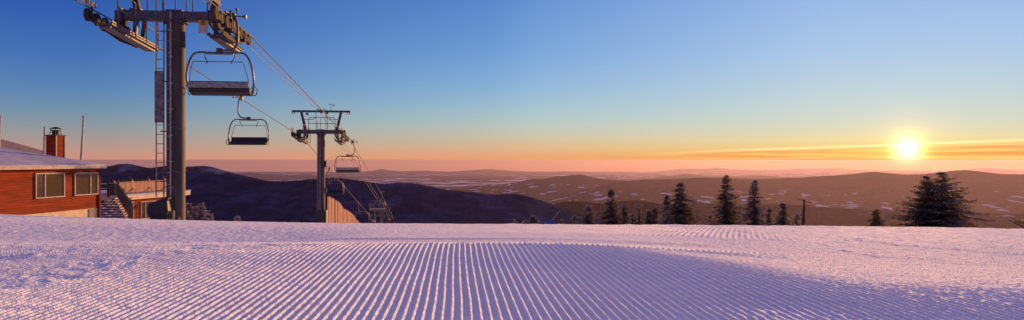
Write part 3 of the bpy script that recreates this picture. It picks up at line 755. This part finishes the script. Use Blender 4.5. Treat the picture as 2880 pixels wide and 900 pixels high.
def balustrade(name, label, a, b, h, parent=None, mt='cedar', posts=5, braces=True, gap=.13, cat='railing'):
    a = Vector(a); b = Vector(b); d = b-a; L = math.hypot(d.x, d.y)
    t = thing(name, label, cat, a, math.atan2(d.y, d.x)) if parent is None else parent
    sl = d.z/L
    r = MB(); r.bar((0, 0, h), (L, 0, h+d.z), .12, .04); r.bar((0, 0, h-.09), (L, 0, h-.09+d.z), .04, .08); r.bar((0, 0, .12), (L, 0, .12+d.z), .04, .09); r.build('rail', MT[mt], t)
    r = MB(); n = int(L/gap)
    for k in range(n):
        x = (k+.5)*L/n; jit = random.uniform(-.006, .006); r.bar((x, jit-.03, .10+sl*x), (x, jit-.03, h-.06+sl*x), .104, .028, (0, 1, 0))
    r.build('balusters', MT[mt], t)
    for k in range(posts):
        x = L*k/(posts-1); p = MB(); p.box((x, .0, (h+.1)/2+sl*x), (.12, .12, h+.16)); p.tube([(x, 0, h+.16+sl*x), (x, 0, h+.2+sl*x), (x, 0, h+.24+sl*x)], [.05, .09, .02], 4); p.build('post', MT[mt], t)
        if braces and 0 < k < posts-1:
            p = MB(); p.bar((x+.02, -.05, .42+sl*x), (x+.02, -.40, .02+sl*x), .05, .05); p.build('brace', MT[mt], t)
    return t
random.seed(4)
def onwall(px, inset=.45):
    X, Y = low(px); return Vector((X-inset*.99, Y+inset*.13, -2.53))
balustrade('deck_railing', 'pale sunlit timber balustrade along the near edge of the deck', onwall(336), onwall(518), .88, posts=5)
balustrade('deck_railing', 'dark timber balustrade along the far side of the deck, against the ridge', P(255, 541, 57.0), P(512, 533, 63.5), 1.02, mt='darkwood', posts=6, braces=False)
balustrade('deck_railing', 'short dark baluster panel at the head of the stairs', P(303, 553, 49.3), P(333, 553, 49.6), 1.0, mt='darkwood', posts=2, braces=False, gap=.1)  # dark wood paints in the shade on this return of the deck rail
st = thing('stair_flight', 'snow-covered timber steps between the lodge and the deck building', 'stairs', (0, 0, 0))
x0w, x1w = -27.6, None
nst = 9
for k in range(nst):
    Y = 41+k*.95; py_ = 611-k*6.9
    z = -(py_-450)/F*Y
    xr = (354-k*3.9-1440)/F*Y
    tr = MB(); tr.box(((xr-28.5)/2, Y+.16, z-.17), (xr+28.5, .30, .12)); tr.box(((xr-28.5)/2, Y+.28, z-.5), (xr+28.5, .07, .8)); tr.build('tread', MT['darkwood'], st)
    n = 14; sn = MB()
    for j in range(n):
        xa = -28.5+(xr+28.5)*j/n; xb = -28.5+(xr+28.5)*(j+1)/n; hh = random.uniform(.03, .075)
        sn.box(((xa+xb)/2, Y+.20, z-.11+hh/2), (xb-xa+.002, random.uniform(.30, .40), hh+random.uniform(0, .01)))
    sn.build('snow_cap', MT['roof_snow'], st, bevel=.02)
balustrade('stair_railing', 'dark timber handrail running down the right side of the steps', P(332, 556, 49.4), P(366, 612, 41.4), .98, mt='darkwood', posts=3, braces=False, gap=.17)
# snowy platform between stairs and deck
pf = MB(); pf.box((-33.6, 53, -2.95), (8, 7.0, .6), rz=HR); tag(pf.build('snowy_landing', MT['roof_snow'], None, bevel=.05), 'snow-covered landing at the head of the timber steps', 'landing')
bn = thing('picnic_table', 'dark snow-topped picnic table on the landing beside the lodge corner', 'table', P(296, 548, 51.5), .1)
q = MB()
for y, z in ((-.6, .45), (.6, .45)): q.box((0, y, z), (1.8, .25, .05))
q.box((0, 0, .75), (1.8, .7, .06)); q.build('tabletop', MT['darkwood'], bn)
q = MB()
for x in (-.65, .65): q.bar((x, -.6, 0), (x, .15, .74), .06, .1); q.bar((x, .6, 0), (x, -.15, .74), .06, .1); q.bar((x, -.7, .4), (x, .7, .4), .05, .09)
q.build('leg', MT['darkwood'], bn)
q = MB(); q.box((0, 0, .82), (1.75, .66, .09)); q.box((0, -.6, .51), (1.75, .23, .07)); q.build('snow_cap', MT['roof_snow'], bn, bevel=.02)

# ------------------------------------------------------------------ plank fence below the middle tower
pfn = thing('plank_fence', 'weathered red-brown plank fence stepping down the slope by the middle tower', 'fence', P(920, 640, 57), 0)
inv = pfn.matrix_basis.copy(); bpy.context.view_layer.update()
tops = [(921, 552), (940, 560), (955, 570), (965, 585), (980, 594), (993, 604), (1003, 618), (1012, 628), (1030, 648)]
n = 60; q = MB()
def fpt(t): Y = 57+13*t; return P(921+109*t*(57/Y)**.0, 600, Y)
def fx(t):           # the fence runs almost along the view; px along it for t
    A = P(921, 600, 57); B_ = P(1030, 600, 70); v = A+(B_-A)*t; return v.x, v.y
for k in range(n):
    xa, ya = fx(k/n); xb, yb2 = fx((k+1)/n)
    pxm = 1440+((xa+xb)/2)/((ya+yb2)/2)*F
    ty = float(np.interp(pxm, [a for a, _ in tops], [b for _, b in tops]))
    ztop = -(ty-450)/F*(ya+yb2)/2+random.uniform(-.05, .05); bz = -7.6-2.5*k/n
    if k in (9,): continue
    jy = random.uniform(-.02, .02)
    q.box(Vector(((xa+xb)/2+jy, (ya+yb2)/2, (ztop+bz)/2))-pfn.location, (.035, (yb2-ya)-.02, ztop-bz), rz=-math.atan((xb-xa)/(yb2-ya)))
q.build('planks', MT['plank'], pfn)
q = MB()
for k in range(7):
    xa, ya = fx(k/7+.01); pxm = 1440+xa/ya*F
    ty = float(np.interp(pxm, [a for a, _ in tops], [b for _, b in tops])); zt_ = -(ty+5-450)/F*ya
    q.box(Vector((xa-.10, ya, (zt_-9)/2))-pfn.location, (.10, .10, zt_+9))
q.build('post', MT['darkwood'], pfn)

# ------------------------------------------------------------------ trail sign, pole, sticks
sg = thing('trail_sign', 'blue trail sign with two white squares, sunk behind the snow edge', 'sign', P(1542, 640, 30), R(4))
q = MB(); q.box((0, 0, .20), (.52, .03, .26), ry=R(3)); q.build('board', MT['blue'], sg, bevel=.004)
q = MB()
for z in (.245, .145):
    for (dx, dz, w, h) in ((-.10, .035, .075, .012), (-.10, -.035, .075, .012), (-.137, 0, .012, .075), (-.063, 0, .012, .075)): q.box((dx-.04, -.019, z+dz), (w, .008, h))
    q.prism([(-.235, z-.022), (-.205, z), (-.235, z+.022)] if z < .2 else [(-.205, z-.022), (-.235, z), (-.205, z+.022)], -.023, -.016)
q.build('symbols', MT['white'], sg)
for i, (txt, z) in enumerate((('Lord', .225), ('Lower Lord', .125))):
    cu = bpy.data.curves.new('lettering', 'FONT'); cu.body = txt; cu.size = .062; cu.extrude = .003; cu.materials.append(MT['white'])
    tmp = bpy.data.objects.new('tmp', cu); COL.objects.link(tmp); dg = bpy.context.evaluated_depsgraph_get(); me = bpy.data.meshes.new_from_object(tmp.evaluated_get(dg)); bpy.data.objects.remove(tmp)
    o = bpy.data.objects.new('lettering', me); COL.objects.link(o); o.parent = sg; o.location = (-.08, -.019, z); o.rotation_euler = (R(90), R(3), 0)
q = MB(); q.box((-.2, 0, -.05), (.05, .04, .7)); q.box((.2, 0, -.05), (.05, .04, .7)); q.build('leg', MT['darkwood'], sg)
q = MB(); q.box((-.14, -.004, .055), (.3, .032, .03)); q.build('red_strip', MT['redplain'], sg)
q = MB(); a = P(1545, 630, 31); b = P(1573, 594, 31); q.tube([a, b, P(1577, 594.5, 31)], [.012, .011, .008], 8); tag(q.build('leaning_pole', MT['bamboo'], None, True), 'thin pale pole leaning right behind the blue sign', 'pole')
q = MB(); q.tube(smooth_path([P(1466, 640, 26), P(1469, 626, 26), P(1473, 621, 26), P(1477, 620.5, 26)], 3), .014, 8); tag(q.build('bent_stick', MT['bamboo'], None, True), 'short pale bent stick poking up left of the blue sign', 'stick')

# ------------------------------------------------------------------ spruces
def spruce(label, px, ptop, hw_px, Y, seed, frost=.4, dens=1.1, name='spruce_tree', gaps=.25, lean=0, rime='rime', group='spruces along the crest', tip=1.0, droop=.25):
    rnd = random.Random(seed)
    X = (px-1440)/F*Y; zb_ = gz(X, Y)-.15; zt_ = -(ptop-450)/F*Y; Ht = zt_-zb_; hw = hw_px/F*Y
    t = thing(name, label, 'tree', (X, Y, zb_), 0, group)
    tk = MB(); tk.tube([(0, 0, 0), (lean*.3, 0, Ht*.4), (lean*.7, 0, Ht*.75), (lean, 0, Ht)], [.045*Ht**.6+.02, .03*Ht**.6+.012, .018, .006], 7); tk.build('trunk', MT['bark'], t, True)
    cr = MB()
    z = Ht*.06; lev = 0
    dirw = [rnd.uniform(.65, 1.15) for _ in range(9)]
    blade = max(.10, min(.2, Y/683*2.2)) 
    while z < Ht:
        tt = z/Ht
        rad = 2.05*hw*(1-tt)**.9*(.82+.25*math.sin(lev*1.9+seed))+.05*tip
        rad *= rnd.uniform(.8, 1.08)
        nb = max(4, int((5+5*(1-tt))*dens)); a0 = rnd.uniform(0, 6.28)
        for k in range(nb):
            if rnd.random() < gaps*(.5+tt*.5) and tt > .12: continue
            a = a0+k*2*math.pi/nb+rnd.uniform(-.25, .25)
            L = rad*dirw[int(a/6.2832*9) % 9]*rnd.uniform(.7, 1.12)
            upk = .5*tt-.05
            zk = z+rnd.uniform(-.05, .05)
            base = Vector((lean*tt, 0, zk)); dirv = Vector((math.cos(a), math.sin(a), 0))
            ns = max(3, int(L/.075*dens))
            side = Vector((-math.sin(a), math.cos(a), 0))
            cr.cur = 0
            for j in range(ns):
                s = (j+.6)/ns
                p = base+dirv*(L*s)+Vector((0, 0, L*(upk*s-droop*s*s*2+ (.22*s**3))))
                for q_ in range(min(14, int(4+7*s*L))):
                    w = blade*rnd.uniform(.7, 1.3)*(1.1-.5*s); sp = (rnd.random()*2-1)
                    d = (dirv*(.7+.3*rnd.random())+side*sp*1.0+Vector((0, 0, rnd.uniform(-.45, .35)))).normalized()
                    n_ = d.cross(Vector((rnd.uniform(-.5, .5), rnd.uniform(-.5, .5), 1))).normalized()*w*.36
                    pp = p+side*sp*(.05+.55*L*s*(1.15-s))*(.4+.6*rnd.random())+Vector((0, 0, rnd.uniform(-.04, .03)))
                    cr.cur = 1 if rnd.random() < frost*(.5+.9*(1 if d.z > -.1 else 0)) else 0
                    e = pp+d*w*1.3
                    cr.add([pp-n_, pp+n_, e+n_*.35, e-n_*.35], [(0, 1, 2, 3)])
        z += max(.06, .115*(1-.45*tt))/max(.6, dens)*(1.0 if Y < 50 else 1.15); lev += 1
    # leader
    for j in range(10):
        cr.cur = 0 if rnd.random() > frost*2 else 1; zz_ = Ht*(.93+.007*j); a = rnd.uniform(0, 6.28)
        d = Vector((math.cos(a)*.6, math.sin(a)*.6, .8)); s_ = Vector((-math.sin(a), math.cos(a), 0))*.018
        p = Vector((lean, 0, zz_)); cr.add([p-s_, p+s_, p+d*.10+s_*.3, p+d*.10-s_*.3], [(0, 1, 2, 3)])
    cr.build('crown', [MT['needles'], MT[rime]], t)
    return t
S = spruce
S('squat dark spruce, leftmost of the tall crest trees right of the blue sign', 1656, 580, 27, 34, 101, gaps=.15)
S('tall layered spruce second from the left in the right-hand crest row', 1720, 531, 31, 34, 102, frost=.14, gaps=.28)
S('small narrow spruce just right of the tall layered one', 1757, 578, 14, 37, 103, gaps=.3)
S('low ragged spruce filling the gap beside a wispy-topped one', 1779, 603, 14, 36, 104, dens=.8)
S('wispy-topped spruce with a bare waist in the middle of the row', 1797, 573, 17, 36, 105, gaps=.5, dens=.8)
S('low cone-shaped spruce left of a slender dark one', 1826, 596, 14, 37, 106)
S('slender dark spruce left of the twin big trees', 1843, 584, 13, 37, 107, gaps=.3)
S('thin spruce pressed against the left side of a broad frosted one', 1877, 551, 24, 36, 108, gaps=.3)
S('broad tall frosted spruce, fullest of the middle crest trees', 1913, 515, 50, 34, 109, frost=.22, gaps=.18, dens=1.1)
S('tiny spruce shoot between the broad frosted tree and the tallest one', 1999, 606, 12, 38, 110, dens=.8)
S('tallest crest spruce with bulging crown and long low skirt', 2043, 495, 42, 33, 111, frost=.18, gaps=.3)
S('open-branched tall spruce with a crooked top, right of the tallest one', 2121, 509, 32, 34, 112, gaps=.42, lean=.03)
S('small spiky spruce in the gap between the open tall tree and a cone', 2162, 586, 13, 36, 113)
S('neat cone-shaped spruce left of the bare dead trunk', 2201, 572, 24, 35, 114, gaps=.2)
S('stunted spruce leaning on the left foot of the dead trunk', 2241, 604, 15, 36, 115, dens=.8)
S('small lone dark spruce halfway to the big tree under the sun', 2463, 590, 24, 33, 116, frost=.1, gaps=.15)
BIG = S('biggest spruce, wide and double-topped, standing under the low sun', 2648, 484, 98, 30, 117, frost=.2, gaps=.2, dens=1.05, droop=.18)
S('slimmer spruce grown into the left side of the biggest spruce', 2606, 497, 66, 30.3, 118, frost=.2, gaps=.15, droop=.12)
S('tiny tree tip poking over the snow left of the bent stick', 1447, 619, 5, 30, 121, dens=.8, group='small tips over the snow edge')
S('tiny curled tree tip right of the blue sign', 1579, 619, 3.5, 30, 122, dens=.8, group='small tips over the snow edge')
S('small ragged tip left of the squat dark spruce', 1615, 606, 8, 34, 123, dens=.8, group='small tips over the snow edge')
S('very low tip between the bent stick and the dark clump', 1485, 624, 5, 30, 124, dens=.8, group='small tips over the snow edge')
S('windblown dark clump with upswept branches just left of the blue sign', 1508, 611, 17, 30, 125, dens=1.2, frost=.3, gaps=.05, lean=-.15, group='small tips over the snow edge')
S('little low bush tip at the right end of the row past the dead trunk', 2010, 622, 10, 36, 126, dens=.8, group='small tips over the snow edge')
# frosted spruces behind the near tower
fg = 'frosted spruces behind the near tower'
for (px, pt, hw, Y, sd, lb) in ((522, 588, 18, 58, 201, 'frosted spruce half hidden by the near tower column'), (532, 572, 13, 60, 202, 'frosted spire right beside the near tower column'), (553, 582, 9, 60, 203, 'thin frosted double tip between two taller frosted spires'), (566, 572, 14, 58, 204, 'frosted spruce with a crooked tip, tallest right of the tower'), (582, 594, 11, 60, 205, 'small frosted spruce right of the crooked-tipped one'), (591, 602, 9, 60, 206, 'smallest frosted spruce at the right end of its clump'), (667, 610, 7, 62, 207, 'tiny lone frosted tip on the snow edge between the towers')):
    S(lb, px, pt, hw, Y, sd, frost=.62, gaps=.1, rime='rime_light', group=fg, dens=.9, name='frosted_spruce')
# dead trunk
X = (2259-1440)/F*35; zb_ = gz(X, 35)-.1; zt_ = -(561-450)/F*35
dt = thing('dead_tree', 'bare dead trunk with a few stub branches, right end of the row', 'tree', (X, 35, zb_))
Hh = zt_-zb_; q = MB(); q.tube([(0, 0, 0), (.02, 0, Hh*.5), (.05, 0, Hh)], [.09, .065, .035], 8); q.build('trunk', MT['bark'], dt, True)
q = MB()
for (f, dx, dz) in ((.97, -.5, .13), (.93, .30, -.04), (.97, .12, .05), (.80, -.33, .02), (.80, .36, .04), (.62, -.12, .02), (.55, .12, -.03), (.5, -.2, .05), (.38, .2, -.04), (.33, -.18, -.04), (.7, .14, .03)):
    a = Vector((.05*f, 0, Hh*f)); q.tube([a, a+Vector((dx*.5, random.uniform(-.1, .1), dz*.4)), a+Vector((dx, random.uniform(-.15, .15), dz))], [.022, .015, .006], 6)
q.build('branch', MT['bark'], dt, True)
q = MB(); rnd = random.Random(5)
for k in range(420):
    f = rnd.random()**1.5; a = rnd.uniform(0, 6.28); rr = .05+.12*(1-f)*rnd.random()*2
    p = Vector((.05*f+rr*math.cos(a), rr*math.sin(a), Hh*f)); d = Vector((math.cos(a), math.sin(a), rnd.uniform(-.4, .4)))*.09; s_ = Vector((-math.sin(a), math.cos(a), 0))*.018
    q.add([p-s_, p+s_, p+d], [(0, 1, 2)])
q.build('twigs', MT['bark'], dt)
# fallen / bent tree at the right edge
bt = thing('bent_tree', 'bent half-fallen spruce branch reaching in from the right edge', 'tree', P(2900, 655, 24))
o0 = bt.location; q = MB()
q.tube(smooth_path([P(2900, 650, 24)-o0, P(2875, 637, 24)-o0, P(2855, 628, 24)-o0, P(2835, 617, 24)-o0], 3), [.03]*4+[.022]*3+[.014]*2+[.008], 7); q.build('trunk', MT['bark'], bt, True)
q = MB()
for (ax, ay, bx, by, n) in ((2905, 632, 2848, 620, 160), (2900, 646, 2840, 645, 130), (2960, 630, 2890, 615, 300)):
    for k in range(n):
        s = rnd.random(); p = P(ax+(bx-ax)*s, ay+(by-ay)*s+rnd.uniform(-3, 3), 24+rnd.uniform(-.25, .25))-o0
        d = Vector((rnd.uniform(-1, .6), rnd.uniform(-.6, .6), rnd.uniform(-.5, .5))).normalized()*.12; s_ = d.orthogonal().normalized()*.02
        q.cur = 1 if rnd.random() < .1 else 0
        q.add([p-s_, p+s_, p+d+s_*.3, p+d-s_*.3], [(0, 1, 2, 3)])
q.build('crown', [MT['needles'], MT['rime']], bt)

# ------------------------------------------------------------------ haze
def make_haze():
    b = MB(); b.box((0, 44000, (12-2600)/2), (400000, 112000, 2612))
    m = bpy.data.materials.new('haze'); m.use_nodes = True; nt = m.node_tree; nt.nodes.clear()
    o = nt.nodes.new('ShaderNodeOutputMaterial'); v = nt.nodes.new('ShaderNodeVolumePrincipled')
    v.inputs['Color'].default_value = (.43, .33, .50, 1); v.inputs['Density'].default_value = HAZE_D; v.inputs['Anisotropy'].default_value = HAZE_G
    nt.links.new(v.outputs[0], o.inputs['Volume'])
    ob = b.build('haze', m); ob['kind'] = 'stuff'; tag(ob, 'thin morning haze filling the valley')
HAZE_D, HAZE_G = 1.1e-5, .56
make_haze()

# ------------------------------------------------------------------ sky, sun
def make_world():
    w = bpy.data.worlds.new('World'); bpy.context.scene.world = w; w.use_nodes = True
    nt = w.node_tree; nt.nodes.clear(); L = nt.links.new
    out = nt.nodes.new('ShaderNodeOutputWorld'); bg = nt.nodes.new('ShaderNodeBackground'); L(bg.outputs[0], out.inputs[0])
    def inp(n, i, v):
        if v is None: return
        if isinstance(v, (int, float)): n.inputs[i].default_value = v
        elif isinstance(v, tuple): n.inputs[i].default_value = v
        else: L(v, n.inputs[i])
    def M(op, a, b=None, c=None, clamp=False):
        n = nt.nodes.new('ShaderNodeMath'); n.operation = op; n.use_clamp = clamp
        inp(n, 0, a); inp(n, 1, b); inp(n, 2, c); return n.outputs[0]
    def MR(v, a, b, c=0, d=1, smooth=True):
        n = nt.nodes.new('ShaderNodeMapRange'); n.interpolation_type = 'SMOOTHSTEP' if smooth else 'LINEAR'
        for i, q in enumerate((v, a, b, c, d)): inp(n, i, q)
        return n.outputs[0]
    def MIX(f, a, b, mode='MIX'):
        n = nt.nodes.new('ShaderNodeMix'); n.data_type = 'RGBA'; n.blend_type = mode; n.clamp_result = False
        inp(n, 0, f); inp(n, 6, a); inp(n, 7, b); return n.outputs[2]
    tc = nt.nodes.new('ShaderNodeTexCoord'); sp = nt.nodes.new('ShaderNodeSeparateXYZ'); L(tc.outputs['Generated'], sp.inputs[0])
    x, y, z = sp.outputs
    el = M('MULTIPLY', M('ARCSINE', z), 57.2958)
    hl = M('SQRT', M('ADD', M('MULTIPLY', x, x), M('MULTIPLY', y, y)))
    sx, sy = math.sin(R(SUN_AZ)), math.cos(R(SUN_AZ))
    cosd = M('DIVIDE', M('ADD', M('MULTIPLY', x, sx), M('MULTIPLY', y, sy)), M('MAXIMUM', hl, 1e-4))
    dang = M('MULTIPLY', M('ARCCOSINE', M('MINIMUM', M('MAXIMUM', cosd, -1), 1)), 57.2958)
    az = M('MULTIPLY', M('ARCTAN2', x, y), 57.2958)
    pos = lambda e: ((max(e, -3)+3)/93)**.5
    t = M('POWER', M('DIVIDE', M('ADD', M('MAXIMUM', el, -3), 3), 93), .5)
    def lin(c): return tuple((v/255/12.92 if v/255 <= .04045 else ((v/255+.055)/1.055)**2.4) for v in c)+(1,)
    def ramp(stops):
        r = nt.nodes.new('ShaderNodeValToRGB'); cr = r.color_ramp
        while len(cr.elements) < len(stops): cr.elements.new(.5)
        for e_, (a, c) in zip(cr.elements, sorted(stops)): e_.position = pos(a)
        for e_, (a, c) in zip(cr.elements, sorted(stops)): e_.color = lin(c)
        L(t, r.inputs[0]); return r.outputs[0]
    sun = ramp([(-3, (190, 110, 75)), (-.9, (236, 125, 40)), (-.3, (246, 150, 50)), (.3, (248, 178, 85)), (.9, (242, 202, 125)), (1.6, (230, 214, 162)), (2.4, (215, 214, 188)), (3.4, (203, 212, 204)), (5, (188, 208, 216)), (8, (168, 198, 230)), (13, (146, 180, 230)), (24, (112, 146, 208)), (50, (124, 115, 166)), (90, (128, 115, 162))])
    mid = ramp([(-3, (150, 105, 110)), (-.9, (228, 142, 100)), (-.3, (238, 156, 104)), (.3, (232, 164, 116)), (1.0, (222, 180, 140)), (1.8, (206, 190, 164)), (2.8, (186, 198, 188)), (4, (168, 194, 204)), (6, (140, 180, 214)), (9, (114, 160, 214)), (13.5, (90, 138, 206)), (24, (98, 124, 190)), (50, (124, 115, 166)), (90, (128, 115, 162))])
    left = ramp([(-3, (100, 84, 125)), (-.9, (215, 145, 130)), (-.3, (212, 142, 124)), (.4, (200, 146, 130)), (1.2, (174, 150, 142)), (2.2, (146, 152, 156)), (3.4, (118, 145, 168)), (5, (92, 132, 178)), (7.5, (68, 112, 180)), (10.5, (48, 94, 174)), (13.5, (34, 76, 162)), (24, (60, 84, 158)), (50, (124, 115, 166)), (90, (128, 115, 162))])
    back = ramp([(-3, (100, 90, 135)), (0, (150, 125, 160)), (3, (175, 135, 160)), (8, (140, 125, 175)), (20, (84, 96, 170)), (50, (124, 115, 166)), (90, (128, 115, 162))])
    c = MIX(MR(dang, 6, 32, smooth=False), sun, mid)
    c = MIX(MR(dang, 28, 62, smooth=False), c, left)
    c = MIX(MR(dang, 70, 150), c, back)
    # cloud bank low round the sun: a clear sloping upper edge with streaks beneath
    edge = M('ADD', .78, M('MULTIPLY', M('SUBTRACT', az, 16), .032))
    nz = lambda sc, ax, ex, det=4, off=0.: _nz(sc, ax, ex, det, off)
    def _nz(sc, ax, ex, det, off):
        cb = nt.nodes.new('ShaderNodeCombineXYZ'); L(M('MULTIPLY', az, ax), cb.inputs[0]); L(M('ADD', M('MULTIPLY', el, ex), off), cb.inputs[1])
        n = nt.nodes.new('ShaderNodeTexNoise'); n.inputs['Scale'].default_value = sc; n.inputs['Detail'].default_value = det
        L(cb.outputs[0], n.inputs['Vector']); return n.outputs[0]
    n0 = nz(1, .16, 1.0, 3)
    edge2 = M('ADD', edge, M('MULTIPLY', M('SUBTRACT', n0, .5), .25))
    de = M('SUBTRACT', edge2, el)                      # >0 below the edge
    azm = MR(az, 8, 22)
    azm = M('MULTIPLY', azm, MR(dang, 60, 35))
    below = M('MULTIPLY', MR(de, -.06, .18), M('MULTIPLY', azm, MR(el, -1.6, -.4)))
    n1 = nz(1, .09, 3.2, 5, 4.0); n2 = nz(1, .22, 9.0, 4, 11.0)
    streak = MR(M('ADD', M('MULTIPLY', n1, .65), M('MULTIPLY', n2, .35)), .42, .6)
    ccol = MIX(streak, lin((236, 142, 82)), lin((253, 208, 118)))
    low_ = MR(el, .3, -.6)
    ccol = MIX(M('MULTIPLY', low_, .55), ccol, lin((248, 150, 70)))
    c = MIX(M('MULTIPLY', below, .72), c, ccol)
    rim = M('MULTIPLY', M('MULTIPLY', MR(de, -.05, .06), MR(de, .28, .08)), azm)
    rim = M('MULTIPLY', rim, MR(dang, 24, 1, .12, 1.0, False))
    c = MIX(M('MULTIPLY', rim, .9), c, (1.25, .95, .48, 1))
    # a second thin bright streak under the sun
    for e0, wd, rng, amp in ((-.12, .05, 9, .85), (.22, .035, 5, .5), (-.30, .03, 3.5, .7), (.62, .03, 7, .45)):
        nn = nz(1, .5, .4, 2, e0*31)
        d_ = M('ABSOLUTE', M('SUBTRACT', M('SUBTRACT', el, e0), M('MULTIPLY', M('SUBTRACT', nn, .5), .09)))
        s_ = M('MULTIPLY', MR(d_, wd, 0), MR(dang, rng, rng*.15))
        c = MIX(M('MULTIPLY', s_, amp), c, (1.4, .95, .25, 1))
    # aureole and disc, seen at 0.75 degrees
    ge = .75; gd = (math.sin(R(SUN_AZ))*math.cos(R(ge)), math.cos(R(SUN_AZ))*math.cos(R(ge)), math.sin(R(ge)))
    dt_ = nt.nodes.new('ShaderNodeVectorMath'); dt_.operation = 'DISTANCE'; L(tc.outputs['Generated'], dt_.inputs[0]); dt_.inputs[1].default_value = gd
    ang = M('MULTIPLY', dt_.outputs['Value'], 57.2958)
    g1 = M('EXPONENT', M('MULTIPLY', M('POWER', M('DIVIDE', ang, .80), 2), -1))
    g2 = M('EXPONENT', M('MULTIPLY', M('DIVIDE', ang, .85), -1))
    g3 = M('EXPONENT', M('MULTIPLY', M('DIVIDE', ang, 4.2), -1))
    c = MIX(1.0, c, MIX(1.0, (2.6, 2.0, .95, 1), g1, 'MULTIPLY'), 'ADD')
    c = MIX(1.0, c, MIX(1.0, (1.3, .75, .12, 1), g2, 'MULTIPLY'), 'ADD')
    c = MIX(1.0, c, MIX(1.0, (.07, .035, 0, 1), g3, 'MULTIPLY'), 'ADD')
    # physical sky adds its own falloff
    ns = nt.nodes.new('ShaderNodeTexSky'); ns.sky_type = 'NISHITA'; ns.sun_disc = False
    ns.sun_elevation = R(SUN_EL); ns.sun_rotation = R(SUN_AZ); ns.altitude = 1100
    c = MIX(1.0, c, MIX(1.0, ns.outputs[0], (.0012, .0012, .0012, 1), 'MULTIPLY'), 'ADD')
    L(c, bg.inputs[0]); bg.inputs[1].default_value = .707
make_world()

sd = bpy.data.lights.new('sun', 'SUN'); sd.energy = 4.6; sd.angle = R(.6); sd.color = (1, .50, .17)
so = bpy.data.objects.new('sun', sd); COL.objects.link(so)
dv = Vector((math.sin(R(SUN_AZ))*math.cos(R(SUN_EL)), math.cos(R(SUN_AZ))*math.cos(R(SUN_EL)), math.sin(R(SUN_EL))))
so.rotation_euler = dv.to_track_quat('Z', 'Y').to_euler()

cd = bpy.data.cameras.new('camera'); cd.sensor_width = 36; cd.lens = 24; cd.clip_start = .05; cd.clip_end = 400000
co = bpy.data.objects.new('camera', cd); COL.objects.link(co); co.rotation_euler = (R(90), 0, 0); co.location = (0, 0, 0)
sc = bpy.context.scene; sc.camera = co
sc.view_settings.view_transform = 'Standard'; sc.view_settings.look = 'None'; sc.view_settings.exposure = .5; sc.view_settings.gamma = 1
sc.render.engine = 'CYCLES'
sc.cycles.max_bounces = 6; sc.cycles.volume_bounces = 0; sc.cycles.use_denoising = True
sc.cycles.use_adaptive_sampling = True; sc.cycles.adaptive_threshold = .015
